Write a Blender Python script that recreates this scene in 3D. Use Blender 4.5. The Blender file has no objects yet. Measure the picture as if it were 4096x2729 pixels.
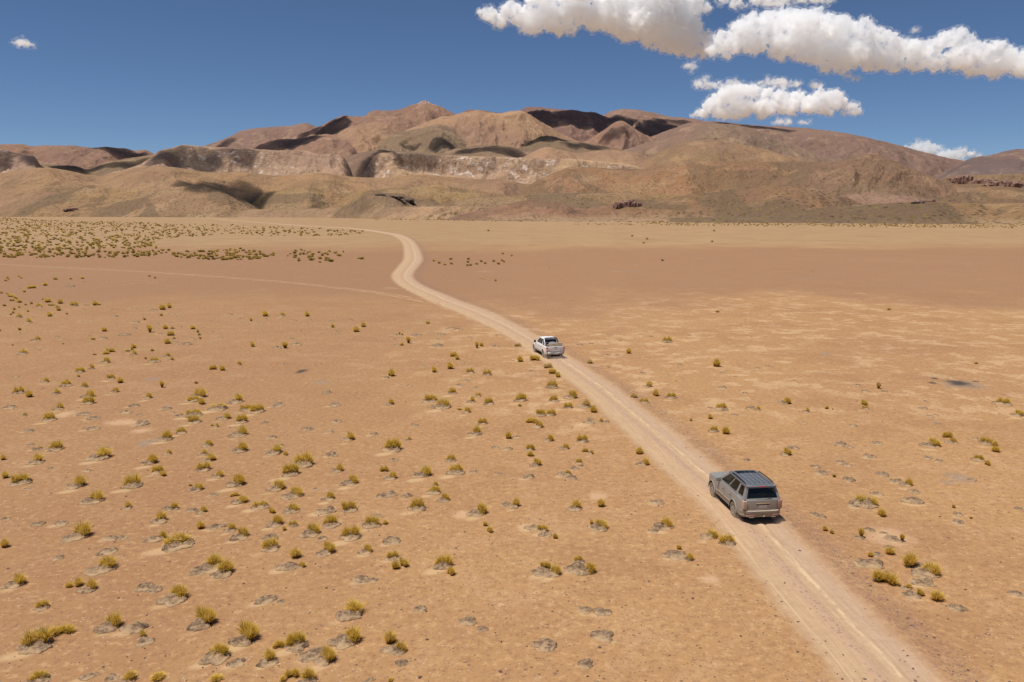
import bpy, bmesh, math, random
import numpy as np
from mathutils import Vector, Matrix, noise as mnoise

rnd = random.Random(7)
S = bpy.context.scene
COL = S.collection

# ------------------------------------------------------------------ camera
FPX, CAMH, YH, IW, IH = 3255.0, 14.2, 848.0, 4096.0, 2729.0
TH = math.atan((IH / 2 - YH) / FPX)
cam = bpy.data.cameras.new('camera')
cam.sensor_width = 36.0
cam.lens = 36.0 * FPX / IW
cam.clip_start = 0.5
cam.clip_end = 200000
camo = bpy.data.objects.new('camera', cam)
COL.objects.link(camo)
camo.location = (0, 0, CAMH)
camo.rotation_euler = (math.pi / 2 - TH, 0, 0)
S.camera = camo

# ------------------------------------------------------------------ light
SUNV = Vector((-0.30, -0.12, 1.0)).normalized()
EL = math.asin(SUNV.z)
AZ = math.atan2(SUNV.x, SUNV.y)          # clockwise from +Y
w = bpy.data.worlds.new('World'); S.world = w; w.use_nodes = True
nt = w.node_tree; nt.nodes.clear()
sky = nt.nodes.new('ShaderNodeTexSky'); sky.sky_type = 'NISHITA'; sky.sun_disc = False
sky.sun_elevation = EL; sky.sun_rotation = AZ
sky.altitude = 4300; sky.air_density = 1.0; sky.dust_density = 0.7; sky.ozone_density = 6.0
bg = nt.nodes.new('ShaderNodeBackground'); bg.inputs[1].default_value = 0.076
wo = nt.nodes.new('ShaderNodeOutputWorld')
nt.links.new(sky.outputs[0], bg.inputs[0]); nt.links.new(bg.outputs[0], wo.inputs[0])
sl = bpy.data.lights.new('sun', 'SUN'); sl.energy = 4.8; sl.angle = math.radians(0.5); sl.color = (1.0, 0.965, 0.91)
so = bpy.data.objects.new('sun', sl); COL.objects.link(so)
so.rotation_euler = SUNV.to_track_quat('Z', 'Y').to_euler()
so.location = (0, 0, 100)
S.view_settings.view_transform = 'Standard'
S.view_settings.look = 'None'
S.view_settings.exposure = 0.0
S.view_settings.gamma = 1.0
S.cycles.max_bounces = 28
S.cycles.volume_bounces = 28
S.cycles.transparent_max_bounces = 16
S.cycles.use_denoising = True

# ------------------------------------------------------------------ helpers
def ray(px, py):
    xc = (px - IW / 2) / FPX; yc = (py - IH / 2) / FPX
    c, s = math.cos(TH), math.sin(TH)
    return np.array([xc, c - yc * s, -s - yc * c])
def G(px, py):
    """pixel of the photograph -> point on the ground"""
    r = ray(px, py)
    k = -CAMH / r[2]
    return Vector((r[0] * k, r[1] * k, 0))
def azel(px, py):
    r = ray(px, py)
    return math.atan2(r[0], r[1]), r[2] / math.hypot(r[0], r[1])
def ppm(py):
    return (py - YH) / CAMH / math.cos(TH)

def tag(o, label=None, cat=None, group=None, kind=None):
    if label: o['label'] = label
    if cat: o['category'] = cat
    if group: o['group'] = group
    if kind: o['kind'] = kind
    return o
def link(name, me, parent=None, mat=None):
    o = bpy.data.objects.new(name, me); COL.objects.link(o)
    if parent is not None: o.parent = parent
    if mat is not None and me is not None:
        me.materials.clear(); me.materials.append(mat)
    return o
def empty(name, loc=(0, 0, 0), rz=0.0):
    o = bpy.data.objects.new(name, None); COL.objects.link(o)
    o.location = loc; o.rotation_euler = (0, 0, rz); o.empty_display_size = 0.3
    return o
def np_mesh(name, V, F, smooth=True):
    """V (n,3), F (m,k) constant k"""
    me = bpy.data.meshes.new(name)
    V = np.asarray(V, np.float32); F = np.asarray(F, np.int32)
    m, k = F.shape
    me.vertices.add(len(V)); me.vertices.foreach_set('co', V.ravel())
    me.loops.add(m * k); me.loops.foreach_set('vertex_index', F.ravel())
    me.polygons.add(m); me.polygons.foreach_set('loop_start', np.arange(0, m * k, k, dtype=np.int32))
    me.polygons.foreach_set('loop_total', np.full(m, k, np.int32))
    me.polygons.foreach_set('use_smooth', np.full(m, smooth, bool))
    me.update(calc_edges=True)
    return me
def add_col(me, name, C):
    C = np.asarray(C, np.float32)
    if C.shape[1] == 3: C = np.hstack([C, np.ones((len(C), 1), np.float32)])
    a = me.attributes.new(name, 'FLOAT_COLOR', 'POINT'); a.data.foreach_set('color', C.ravel())
def add_f(me, name, A):
    a = me.attributes.new(name, 'FLOAT', 'POINT'); a.data.foreach_set('value', np.asarray(A, np.float32).ravel())

# numpy value noise
_R = np.random.RandomState(3).rand(512, 512).astype(np.float64)
def vnoise(x, y):
    xi = np.floor(x).astype(int); yi = np.floor(y).astype(int)
    fx = x - xi; fy = y - yi
    fx = fx * fx * fx * (fx * (fx * 6 - 15) + 10); fy = fy * fy * fy * (fy * (fy * 6 - 15) + 10)
    a = _R[xi & 511, yi & 511]; b = _R[(xi + 1) & 511, yi & 511]
    c = _R[xi & 511, (yi + 1) & 511]; d = _R[(xi + 1) & 511, (yi + 1) & 511]
    return (a * (1 - fx) + b * fx) * (1 - fy) + (c * (1 - fx) + d * fx) * fy
def fbm(x, y, o=5, g=0.5, ridged=False):
    s = 0; a = 1; t = 0
    for i in range(o):
        n = vnoise(x * 2 ** i + 17.3 * i, y * 2 ** i + 9.1 * i)
        if ridged: n = 1 - np.abs(2 * n - 1)
        s = s + a * n; t += a; a *= g
    return s / t
def sstep(a, b, x):
    t = np.clip((x - a) / (b - a), 0, 1); return t * t * (3 - 2 * t)

# ------------------------------------------------------------------ node helper
class NT:
    def __init__(self, name, rough=0.9):
        self.m = bpy.data.materials.new(name); self.m.use_nodes = True
        self.t = self.m.node_tree; self.t.nodes.clear()
        self.out = self.t.nodes.new('ShaderNodeOutputMaterial')
        self.b = self.t.nodes.new('ShaderNodeBsdfPrincipled')
        self.b.inputs['Roughness'].default_value = rough
        self.b.inputs['Specular IOR Level'].default_value = 0.2
        self.t.links.new(self.b.outputs[0], self.out.inputs[0])
    def n(self, typ, **kw):
        x = self.t.nodes.new(typ)
        for k, v in kw.items():
            if k.startswith('i_'):
                x.inputs[int(k[2:]) if k[2:].isdigit() else k[2:].replace('_', ' ')].default_value = v
            else: setattr(x, k, v)
        return x
    def l(self, a, b): self.t.links.new(a, b)
    def pos(self): 
        return self.n('ShaderNodeNewGeometry').outputs['Position']
    def objc(self):
        return self.n('ShaderNodeTexCoord').outputs['Object']
    def noise(self, vec, scale, detail=4, rough=0.55, dim='3D', dist=0.0):
        x = self.n('ShaderNodeTexNoise'); x.inputs['Scale'].default_value = scale
        x.inputs['Detail'].default_value = detail; x.inputs['Roughness'].default_value = rough
        x.inputs['Distortion'].default_value = dist
        self.l(vec, x.inputs['Vector']); return x.outputs['Fac']
    def vor(self, vec, scale, feat='F1', out='Distance', rand=1.0):
        x = self.n('ShaderNodeTexVoronoi'); x.feature = feat
        x.inputs['Scale'].default_value = scale; x.inputs['Randomness'].default_value = rand
        self.l(vec, x.inputs['Vector']); return x.outputs[out]
    def ramp(self, fac, a, b, lo=0.0, hi=1.0):
        x = self.n('ShaderNodeMapRange'); x.interpolation_type = 'SMOOTHSTEP'
        x.inputs[1].default_value = a; x.inputs[2].default_value = b
        x.inputs[3].default_value = lo; x.inputs[4].default_value = hi
        self.l(fac, x.inputs[0]); return x.outputs[0]
    def mix(self, fac, a, b, mode='MIX'):
        x = self.n('ShaderNodeMix', data_type='RGBA', blend_type=mode)
        if isinstance(fac, (int, float)): x.inputs[0].default_value = fac
        else: self.l(fac, x.inputs[0])
        for s, v in ((6, a), (7, b)):
            if isinstance(v, tuple): x.inputs[s].default_value = (*v[:3], 1)
            else: self.l(v, x.inputs[s])
        return x.outputs[2]
    def math(self, op, a, b=None, clamp=False):
        x = self.n('ShaderNodeMath', operation=op, use_clamp=clamp)
        for s, v in ((0, a), (1, b)):
            if v is None: continue
            if isinstance(v, (int, float)): x.inputs[s].default_value = v
            else: self.l(v, x.inputs[s])
        return x.outputs[0]
    def scalev(self, vec, sx, sy, sz):
        x = self.n('ShaderNodeVectorMath', operation='MULTIPLY'); x.inputs[1].default_value = (sx, sy, sz)
        self.l(vec, x.inputs[0]); return x.outputs[0]
    def attr(self, name, out='Color'):
        x = self.n('ShaderNodeAttribute', attribute_name=name); return x.outputs[out]
    def bump(self, h, strength, dist, prev=None):
        x = self.n('ShaderNodeBump'); x.inputs['Strength'].default_value = strength
        x.inputs['Distance'].default_value = dist
        self.l(h, x.inputs['Height'])
        if prev is not None: self.l(prev, x.inputs['Normal'])
        return x.outputs[0]
    def base(self, c):
        if isinstance(c, tuple): self.b.inputs['Base Color'].default_value = (*c[:3], 1)
        else: self.l(c, self.b.inputs['Base Color'])
    def nrm(self, n): self.l(n, self.b.inputs['Normal'])

# ------------------------------------------------------------------ ground material
SAND = (0.435, 0.248, 0.103)
SAND_PALE = (0.57, 0.375, 0.20)
SAND_RED = (0.345, 0.175, 0.082)
def sand_nodes(m):
    p = m.pos()
    sep = m.n('ShaderNodeSeparateXYZ'); m.l(p, sep.inputs[0])
    X, Y = sep.outputs[0], sep.outputs[1]
    n1 = m.noise(p, 0.035, 5, 0.6)
    n2 = m.noise(p, 0.22, 5, 0.62)
    n3 = m.noise(p, 1.3, 4, 0.6)
    n4 = m.noise(p, 9.0, 4, 0.7)
    # pale wind-blown patches, more of them in the middle distance
    wob = m.math('MULTIPLY', m.math('SUBTRACT', m.noise(p, 0.006, 3), 0.5), 130.0)
    wob = m.math('ADD', wob, m.math('MULTIPLY', m.math('SUBTRACT', m.noise(m.scalev(p, 1, 0.5, 1), 0.025, 5, 0.65), 0.5), 170.0))
    Yw = m.math('ADD', Y, m.math('ADD', wob, m.math('MULTIPLY', X, -0.08)))
    redzone = m.math('MULTIPLY', m.ramp(Yw, 105, 150), m.ramp(Yw, 280, 370, 1.0, 0.0))
    farzone = m.ramp(Yw, 290, 380)
    midz = m.math('MULTIPLY', m.ramp(Yw, 34, 60), m.ramp(Yw, 110, 160, 1.0, 0.0))
    n5 = m.noise(p, 0.55, 5, 0.65)
    patch = m.ramp(m.math('ADD', m.math('MULTIPLY', n2, 0.45), m.math('MULTIPLY', n5, 0.55)), 0.50, 0.575)
    c = m.mix(m.ramp(n3, 0.3, 0.7), SAND_RED, SAND)
    c = m.mix(0.6, c, SAND)
    c = m.mix(m.math('MULTIPLY', m.ramp(n1, 0.42, 0.62), 0.35), c, SAND_RED)
    c = m.mix(m.math('MULTIPLY', patch, m.math('ADD', m.math('MULTIPLY', midz, 0.5), 0.20)), c, SAND_PALE)
    leftz = m.math('MULTIPLY', m.ramp(m.math('ADD', X, m.math('MULTIPLY', n1, 14.0)), 12, -14), 0.72)
    c = m.mix(leftz, c, (0.315, 0.17, 0.078))
    c = m.mix(m.math('MULTIPLY', redzone, 0.72), c, (0.275, 0.148, 0.08))
    # long thin pale flecks lying on the red flat
    fl = m.ramp(m.noise(m.scalev(p, 0.10, 0.16, 1), 1.0, 6, 0.7), 0.60, 0.70)
    c = m.mix(m.math('MULTIPLY', m.math('MULTIPLY', fl, redzone), 0.5), c, SAND_PALE)
    gy = m.ramp(m.noise(m.scalev(p, 0.07, 0.2, 1), 1.0, 7, 0.75), 0.665, 0.72)
    c = m.mix(m.math('MULTIPLY', m.math('MULTIPLY', gy, redzone), 0.55), c, (0.16, 0.145, 0.14))
    c = m.mix(m.math('MULTIPLY', farzone, 0.8), c, m.mix(m.ramp(n1, 0.35, 0.7), (0.40, 0.275, 0.138), (0.33, 0.21, 0.108)))
    mot = m.noise(p, 0.09, 6, 0.68)
    c = m.mix(m.ramp(mot, 0.50, 0.60, 0.0, 0.42), c, (0.305, 0.155, 0.07))
    c = m.mix(m.ramp(m.noise(p, 0.013, 5, 0.6), 0.50, 0.64, 0.0, 0.25), c, (0.34, 0.19, 0.10))
    # fine grain + pebbles
    c = m.mix(m.ramp(n4, 0.35, 0.68, 0.0, 0.55), c, m.mix(0.6, c, (0.25, 0.13, 0.07)))
    n6 = m.noise(p, 3.2, 3, 0.7)
    c = m.mix(m.ramp(n6, 0.52, 0.66, 0.0, 0.48), c, (0.235, 0.115, 0.062))
    c = m.mix(m.ramp(n6, 0.46, 0.34, 0.0, 0.28), c, (0.66, 0.42, 0.22))
    v = m.vor(p, 7.5); vc = m.vor(p, 7.5, out='Color')
    sp = m.n('ShaderNodeSeparateColor'); m.l(vc, sp.inputs[0])
    peb = m.math('MULTIPLY', m.ramp(v, 0.16, 0.30, 1.0, 0.0), m.ramp(sp.outputs[0], 0.42, 0.48))
    pcol = m.mix(m.ramp(sp.outputs[1], 0.35, 0.6), (0.15, 0.085, 0.06), m.mix(m.ramp(sp.outputs[2], 0.9, 0.95), (0.26, 0.15, 0.10), (0.52, 0.40, 0.30)))
    c = m.mix(m.math('MULTIPLY', peb, 0.75), c, pcol)
    v2 = m.vor(p, 2.3); vc2 = m.vor(p, 2.3, out='Color')
    sp2 = m.n('ShaderNodeSeparateColor'); m.l(vc2, sp2.inputs[0])
    peb2 = m.math('MULTIPLY', m.ramp(v2, 0.08, 0.15, 1.0, 0.0), m.ramp(sp2.outputs[0], 0.66, 0.72))
    c = m.mix(m.math('MULTIPLY', peb2, 0.8), c, (0.14, 0.09, 0.06))
    hgt = m.math('ADD', m.math('MULTIPLY', n3, 0.5), m.math('ADD', m.math('MULTIPLY', n4, 0.10), m.math('MULTIPLY', peb, 0.05)))
    return p, X, Y, c, hgt

def blob_field(m, p, blobs):
    """soft elliptical stains on the ground: (px,py,half px w,half px h,strength) -> factor"""
    tot = None
    nz = m.noise(p, 0.9, 5, 0.7)
    for (px, py, a, b) in blobs:
        c = G(px, py); A = a / ppm(py); y1 = G(px, py - b).y; y2 = G(px, py + b).y
        B = (y1 - y2) / 2; cy = (y1 + y2) / 2
        s = m.n('ShaderNodeVectorMath', operation='SUBTRACT'); s.inputs[1].default_value = (c.x, cy, 0); m.l(p, s.inputs[0])
        q = m.scalev(s.outputs[0], 1 / A, 1 / B, 0)
        ln = m.n('ShaderNodeVectorMath', operation='LENGTH'); m.l(q, ln.inputs[0])
        f = m.ramp(m.math('ADD', ln.outputs['Value'], m.math('MULTIPLY', m.math('SUBTRACT', nz, 0.5), 1.6)), 0.2, 1.0, 1.0, 0.0)
        tot = f if tot is None else m.math('MAXIMUM', tot, f)
    return tot

gm = NT('desert_sand', 0.95)
p, X, Y, c, hgt = sand_nodes(gm)
grain = gm.ramp(gm.vor(p, 5.0), 0.1, 0.5)
grey = blob_field(gm, p, [(3860, 1540, 130, 26), (612, 1517, 50, 12), (585, 1772, 50, 22), (1290, 1530, 40, 10), (3304, 1416, 30, 8),
                          (3840, 1912, 70, 30), (3790, 1930, 40, 15), (2500, 1087, 60, 3), (2560, 1086, 30, 2), (3380, 1107, 36, 2), (3225, 1111, 60, 3), (3650, 1140, 30, 2),
                          (1690, 1076, 30, 3), (200, 1075, 20, 3), (1200, 1080, 24, 3), (2740, 1139, 26, 2), (3147, 1110, 30, 2)])
c = gm.mix(gm.math('MULTIPLY', gm.math('MULTIPLY', grey, grain), 0.5), c, (0.23, 0.205, 0.175))
dark = blob_field(gm, p, [(3835, 1534, 62, 20), (1203, 1486, 32, 11), (3740, 1514, 22, 5), (3730, 1532, 22, 5), (3900, 1526, 20, 4)])
c = gm.mix(gm.math('MULTIPLY', dark, 0.9), c, (0.05, 0.042, 0.036))
pale = blob_field(gm, p, [(2840, 2320, 60, 24), (3560, 2150, 130, 60), (2390, 1985, 60, 25), (2920, 2040, 70, 20), (2110, 2110, 60, 20), (1850, 2060, 60, 24),
                          (490, 1690, 90, 20), (250, 1660, 60, 18), (560, 1725, 60, 14), (2004, 2420, 20, 10), (3440, 1173, 34, 2), (2330, 1700, 50, 14), (2660, 1370, 60, 6)])
c = gm.mix(gm.math('MULTIPLY', pale, 0.4), c, (0.66, 0.44, 0.27))
DEP = gm.attr('deposit', 'Fac'); dn = gm.ramp(gm.math('ADD', DEP, gm.math('MULTIPLY', gm.math('SUBTRACT', gm.noise(p, 1.6, 5, 0.7), 0.5), 0.9)), 0.30, 0.75)
c = gm.mix(gm.math('MULTIPLY', dn, 0.55), c, (0.56, 0.38, 0.20))
gm.base(c)
gm.nrm(gm.bump(hgt, 0.8, 0.06))

# ground sheet: finer near, reaching the horizon
def grid_mesh(name, xs, ys, zf=None):
    XX, YY = np.meshgrid(xs, ys)
    ZZ = np.zeros_like(XX) if zf is None else zf(XX, YY)
    V = np.stack([XX, YY, ZZ], -1).reshape(-1, 3)
    nx = len(xs); i = np.arange(len(ys) - 1)[:, None] * nx + np.arange(nx - 1)[None]
    i = i.ravel(); F = np.stack([i, i + 1, i + nx + 1, i + nx], -1)
    return np_mesh(name, V, F)
xs = np.concatenate([-np.geomspace(72, 30000, 20)[::-1], np.linspace(-70, 70, 501), np.geomspace(72, 30000, 20)])
ys = np.concatenate([[-3000, -500, -100, -30, 0, 8], np.linspace(14, 140, 451), np.geomspace(150, 40000, 30)])
ground = link('ground', grid_mesh('ground', xs, ys), mat=gm.m)
tag(ground, 'flat reddish tan desert plain with pale sandy patches and small stones', kind='structure')

# ------------------------------------------------------------------ dirt road
RL = [(3451,2904),(3351,2724),(3296,2626),(3172,2477),(3096,2388),(3000,2278),(2884,2122),(2828,2050),(2765,1978),(2658,1889),(2565,1791),(2493,1719),(2425,1664),(2370,1600),(2340,1570),(2255,1506),(2191,1462),(2127,1421),(2055,1357),(2000,1325),(1892,1281),(1807,1238),(1722,1209),(1637,1165),(1600,1145),(1575,1125),(1566,1105),(1575,1088),(1599,1060),(1613,1040),(1617,990),(1604,965)]
RR = [(3942,2904),(3759,2724),(3648,2618),(3521,2503),(3393,2367),(3266,2227),(3168,2129),(3050,2020),(2871,1872),(2807,1825),(2701,1740),(2595,1655),(2522,1600),(2425,1531),(2340,1468),(2255,1413),(2127,1340),(2064,1298),(2000,1264),(1892,1225),(1807,1190),(1722,1158),(1663,1128),(1648,1105),(1650,1094),(1665,1073),(1688,1050),(1688,1020),(1674,997),(1655,965)]
def interp_y(L, y):
    a = sorted((q[1], q[0]) for q in L)
    return float(np.interp(y, [q[0] for q in a], [q[1] for q in a]))
rc = []
for y in [2904, 2800, 2700, 2600, 2500, 2400, 2300, 2200, 2100, 2000, 1900, 1800, 1720, 1650, 1580, 1520, 1460, 1410, 1360, 1310, 1275, 1240, 1210, 1180, 1155, 1135, 1118, 1102, 1085, 1065, 1040, 1015, 990, 968]:
    l, r = interp_y(RL, y), interp_y(RR, y)
    c0 = G((l + r) / 2, y); rc.append((c0.x, c0.y, (r - l) / ppm(y)))
rcn = len(rc)
for px, py in [(1608, 950), (1580, 939), (1530, 930), (1463, 920), (1400, 914), (1300, 908), (1211, 903), (1030, 889.5), (930, 882), (860, 876), (780, 872.5)]:
    c0 = G(px, py); rc.append((c0.x, c0.y, None))
def smooth_curve(P, n):
    P = np.array(P, float); d = np.r_[0, np.cumsum(np.hypot(*np.diff(P[:, :2], axis=0).T))]
    u = np.linspace(0, 1, n) ** 1.6 * d[-1]
    out = []
    T = np.gradient(P, axis=0) / np.gradient(d)[:, None]
    for k in range(P.shape[1]):
        i = np.clip(np.searchsorted(d, u) - 1, 0, len(d) - 2)
        h = d[i + 1] - d[i]; t = (u - d[i]) / h
        out.append((2*t**3-3*t**2+1)*P[i, k] + (t**3-2*t**2+t)*h*T[i, k] + (-2*t**3+3*t**2)*P[i+1, k] + (t**3-t**2)*h*T[i+1, k])
    return np.stack(out, -1), u
def strip(name, P, widths, us, zprof, n):
    C, arc = smooth_curve(np.c_[np.array(P), np.array(widths)], n)
    T = np.gradient(C[:, :2], axis=0); T /= np.linalg.norm(T, axis=1)[:, None]
    N = np.stack([T[:, 1], -T[:, 0]], -1)       # to the right of travel
    hw = C[:, 2]
    V = np.zeros((n, len(us), 3))
    for j, u in enumerate(us):
        V[:, j, :2] = C[:, :2] + N * (hw * u)[:, None]
        wob = (fbm(arc * 0.35 + 31, np.full(n, u * 2.5), 3) - 0.5)
        V[:, j, 2] = 0.004 + np.maximum(0, zprof(u) + 0.03 * wob * (abs(u) < 1.6) * (abs(u) > 0) * 0.7)
        if j in (0, len(us) - 1): V[:, j, 2] = 0.004
    m = len(us)
    i = (np.arange(n - 1)[:, None] * m + np.arange(m - 1)[None]).ravel()
    F = np.stack([i, i + 1, i + m + 1, i + m], -1)
    me = np_mesh(name, V.reshape(-1, 3), F)
    add_f(me, 'U', np.tile(us, n)); add_f(me, 'A', np.repeat(arc, m))
    return me
pts = [(a, b) for a, b, _ in rc]
ws = []
for i, (a, b, wd) in enumerate(rc):
    if wd is None: ws.append(3.0 + 1.2 * min(1, (i - rcn) / 4)); continue
    j0, j1 = max(0, i - 1), min(len(rc) - 1, i + 1)
    t = Vector((rc[j1][0] - rc[j0][0], rc[j1][1] - rc[j0][1])).normalized()
    ws.append(min(max(wd * abs(t.y) / 2, 1.5), 4.2))
ws = list(np.convolve(np.r_[ws[0], ws, ws[-1]], [.25, .5, .25], 'valid'))
rus = np.concatenate([np.linspace(-1.7, -1.15, 4), np.linspace(-1.0, 1.0, 25), np.linspace(1.15, 2.4, 7)])
def zroad(u):
    z = 0.0
    z += 0.05 * math.exp(-((u + 0.12) / 0.12) ** 2)
    z += 0.035 * math.exp(-((u - 0.32) / 0.07) ** 2)
    z += 0.07 * math.exp(-((u - 1.2) / 0.22) ** 2)
    z += 0.03 * math.exp(-((u + 1.12) / 0.12) ** 2)
    return z
rm = NT('road_dust', 0.95)
p, X, Y, c, hgt = sand_nodes(rm)
U = rm.attr('U', 'Fac'); A = rm.attr('A', 'Fac')
comb = rm.n('ShaderNodeCombineXYZ'); rm.l(rm.math('MULTIPLY', U, 5.0), comb.inputs[0]); rm.l(rm.math('MULTIPLY', A, 0.22), comb.inputs[1])
streak = rm.noise(comb.outputs[0], 2.2, 5, 0.65)
comb2 = rm.n('ShaderNodeCombineXYZ'); rm.l(rm.math('MULTIPLY', U, 16.0), comb2.inputs[0]); rm.l(rm.math('MULTIPLY', A, 0.12), comb2.inputs[1])
streak2 = rm.noise(comb2.outputs[0], 1.5, 4, 0.6)
edge_n = rm.math('MULTIPLY', rm.math('SUBTRACT', rm.noise(p, 1.1, 5, 0.7), 0.5), 0.55)
wander = rm.math('MULTIPLY', rm.math('SUBTRACT', rm.noise(p, 0.10, 3), 0.5), 0.28)
Un = rm.math('ADD', U, edge_n)
Us = rm.math('ADD', rm.math('ADD', U, rm.math('MULTIPLY', edge_n, 0.35)), wander)
lane = rm.math('MULTIPLY', rm.ramp(Un, -1.30, -0.80), rm.ramp(Un, 0.70, 1.35, 1.0, 0.0))
dust = rm.mix(rm.ramp(U, -0.2, 0.8), (0.50, 0.335, 0.19), (0.475, 0.325, 0.215))
dust = rm.mix(rm.ramp(streak, 0.35, 0.7), rm.mix(0.5, dust, (0.37, 0.225, 0.135)), dust)
dust = rm.mix(rm.ramp(rm.noise(p, 0.9, 6, 0.7), 0.50, 0.64, 0.0, 0.45), dust, (0.40, 0.25, 0.15))
dust = rm.mix(rm.ramp(rm.noise(p, 5.0, 4, 0.75), 0.50, 0.66, 0.0, 0.40), dust, (0.33, 0.20, 0.125))
dust = rm.mix(rm.math('MULTIPLY', rm.ramp(streak2, 0.45, 0.7), 0.25), dust, (0.64, 0.455, 0.27))
comb3 = rm.n('ShaderNodeCombineXYZ'); rm.l(rm.math('MULTIPLY', U, 1.5), comb3.inputs[0]); rm.l(rm.math('MULTIPLY', A, 2.6), comb3.inputs[1])
wash = rm.noise(comb3.outputs[0], 1.0, 4, 0.65, dist=0.5)
dust = rm.mix(rm.ramp(wash, 0.48, 0.66, 0.0, 0.32), dust, (0.38, 0.235, 0.145))
c = rm.mix(lane, c, dust)
def band(c0, wd): 
    d = rm.math('ABSOLUTE', rm.math('SUBTRACT', Us, c0))
    return rm.ramp(d, wd * 0.25, wd, 1.0, 0.0)
gravel = rm.vor(p, 6.0)
gr = rm.ramp(gravel, 0.15, 0.42, 1.0, 0.0)
mid = rm.math('MULTIPLY', band(-0.13, 0.24), rm.ramp(streak, 0.3, 0.6, 0.45, 1.0))
c = rm.mix(rm.math('MULTIPLY', mid, 0.6), c, rm.mix(gr, (0.42, 0.26, 0.18), (0.23, 0.15, 0.125)))
c = rm.mix(rm.math('MULTIPLY', band(0.33, 0.10), rm.math('MULTIPLY', rm.ramp(streak, 0.4, 0.6, 0.15, 0.8), rm.ramp(rm.noise(p, 1.6, 5, 0.7), 0.42, 0.56, 0.1, 1.0))), c, (0.64, 0.46, 0.27))
c = rm.mix(rm.math('MULTIPLY', band(-0.75, 0.12), rm.ramp(streak2, 0.48, 0.65, 0.0, 0.4)), c, (0.66, 0.47, 0.27))
ruf = rm.math('MULTIPLY', rm.ramp(Un, 1.0, 1.35), rm.ramp(Un, 1.6, 2.3, 1.0, 0.0))
c = rm.mix(rm.math('MULTIPLY', ruf, rm.ramp(gravel, 0.1, 0.5, 0.75, 0.12)), c, (0.24, 0.15, 0.125))
rm.base(c)
hh = rm.math('ADD', hgt, rm.math('ADD', rm.math('MULTIPLY', streak2, 0.2), rm.math('MULTIPLY', wash, 0.35)))
hh = rm.math('ADD', hh, rm.math('MULTIPLY', rm.math('MULTIPLY', rm.math('ADD', ruf, mid), gr), 0.4))
rm.nrm(rm.bump(hh, 0.8, 0.07))
road = link('road', strip('road', pts, ws, rus, zroad, 1500), mat=rm.m)
tag(road, 'pale dusty dirt track with wheel ruts winding across the plain to the hills', kind='structure')

# faint two-rut side track joining from the left
sp_ = [(-700, 1000), (0, 1057), (300, 1073), (599, 1089), (850, 1106), (1083, 1124), (1300, 1146), (1467, 1166), (1637, 1193), (1765, 1222), (1850, 1252)]
sm = NT('side_track_dust', 0.95)
p, X, Y, c, hgt = sand_nodes(sm)
U = sm.attr('U', 'Fac')
br = sm.noise(p, 0.35, 4, 0.6)
def sband(c0, wd):
    d = sm.math('ABSOLUTE', sm.math('SUBTRACT', sm.math('ADD', U, sm.math('MULTIPLY', sm.math('SUBTRACT', br, 0.5), 0.3)), c0))
    return sm.ramp(d, wd * 0.3, wd, 1.0, 0.0)
rut = sm.math('MAXIMUM', sband(-0.55, 0.34), sband(0.5, 0.34))
c = sm.mix(sm.math('MULTIPLY', rut, sm.ramp(br, 0.3, 0.65, 0.08, 0.42)), c, (0.64, 0.43, 0.25))
sm.base(c); sm.nrm(sm.bump(hgt, 0.8, 0.06))
side = link('track', strip('track', [tuple(G(*q))[:2] for q in sp_], [1.35] * len(sp_), np.linspace(-1.3, 1.3, 13), lambda u: 0.0, 400), mat=sm.m)
side.location.z = -0.002
tag(side, 'faint pair of pale wheel ruts joining the dirt road from the left', kind='structure')

# ------------------------------------------------------------------ hills
# ridge: name, distance, front width factor (run per rise), profile, gully amplitude, albedo, veg, rock, crest points in photo pixels
RID = []
def ridge(d, pts, run=2.4, kind='m', gul=0.10, col=(0.33, 0.2, 0.12), veg=0.0, rock=0.0, back=2.5, rough=0.02, wob=0.05):
    RID.append(dict(d=d, pts=pts, run=run, kind=kind, gul=gul, col=col, veg=veg, rock=rock, back=back, rough=rough, wob=wob))
def dsp(L, s=1.7407): return [(a * s, b * s) for a, b in L]
def zm(L, ox, s): return [(ox + a / s, 350 + b / s) for a, b in L]
TAN=(0.40,0.255,0.145); OLV=(0.29,0.20,0.125); RUS=(0.34,0.20,0.135); MAU=(0.285,0.18,0.135); PUR=(0.20,0.14,0.125); ORA=(0.46,0.28,0.165)
# --- far mountains
ridge(9300, dsp([(820,300),(845,262),(870,254),(900,256),(916,254),(945,243),(960,238),(969,233.5),(975,231),(982,233.5),(992,239),(1010,246),(1045,262),(1090,280),(1130,300)]), 2.0, gul=0.22, col=RUS)
ridge(8300, dsp([(440,345),(470,335),(520,318),(545,306),(570,299),(600,294),(640,292),(675,290),(690,286),(705,284),(722,291),(745,300),(790,330)]), 2.6, gul=0.12, col=MAU)
ridge(7800, dsp([(660,325),(700,304),(740,289),(780,270),(795,266),(820,270),(860,266),(900,268),(940,276),(990,300)]), 2.4, gul=0.18, col=RUS)
ridge(8700, dsp([(1040,290),(1060,262),(1100,255),(1140,260),(1180,263),(1215,247),(1235,248),(1260,250),(1300,253),(1330,256),(1365,260),(1390,268),(1420,280),(1450,296),(1500,330)]), 2.2, gul=0.16, col=(0.25,0.145,0.115), rock=0.35)
ridge(9400, dsp([(1340,290),(1385,266),(1410,256),(1430,253),(1470,255),(1490,259),(1530,268),(1580,274),(1620,279),(1660,283),(1700,288),(1760,300)]), 2.4, gul=0.14, col=MAU, rock=0.25)
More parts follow.
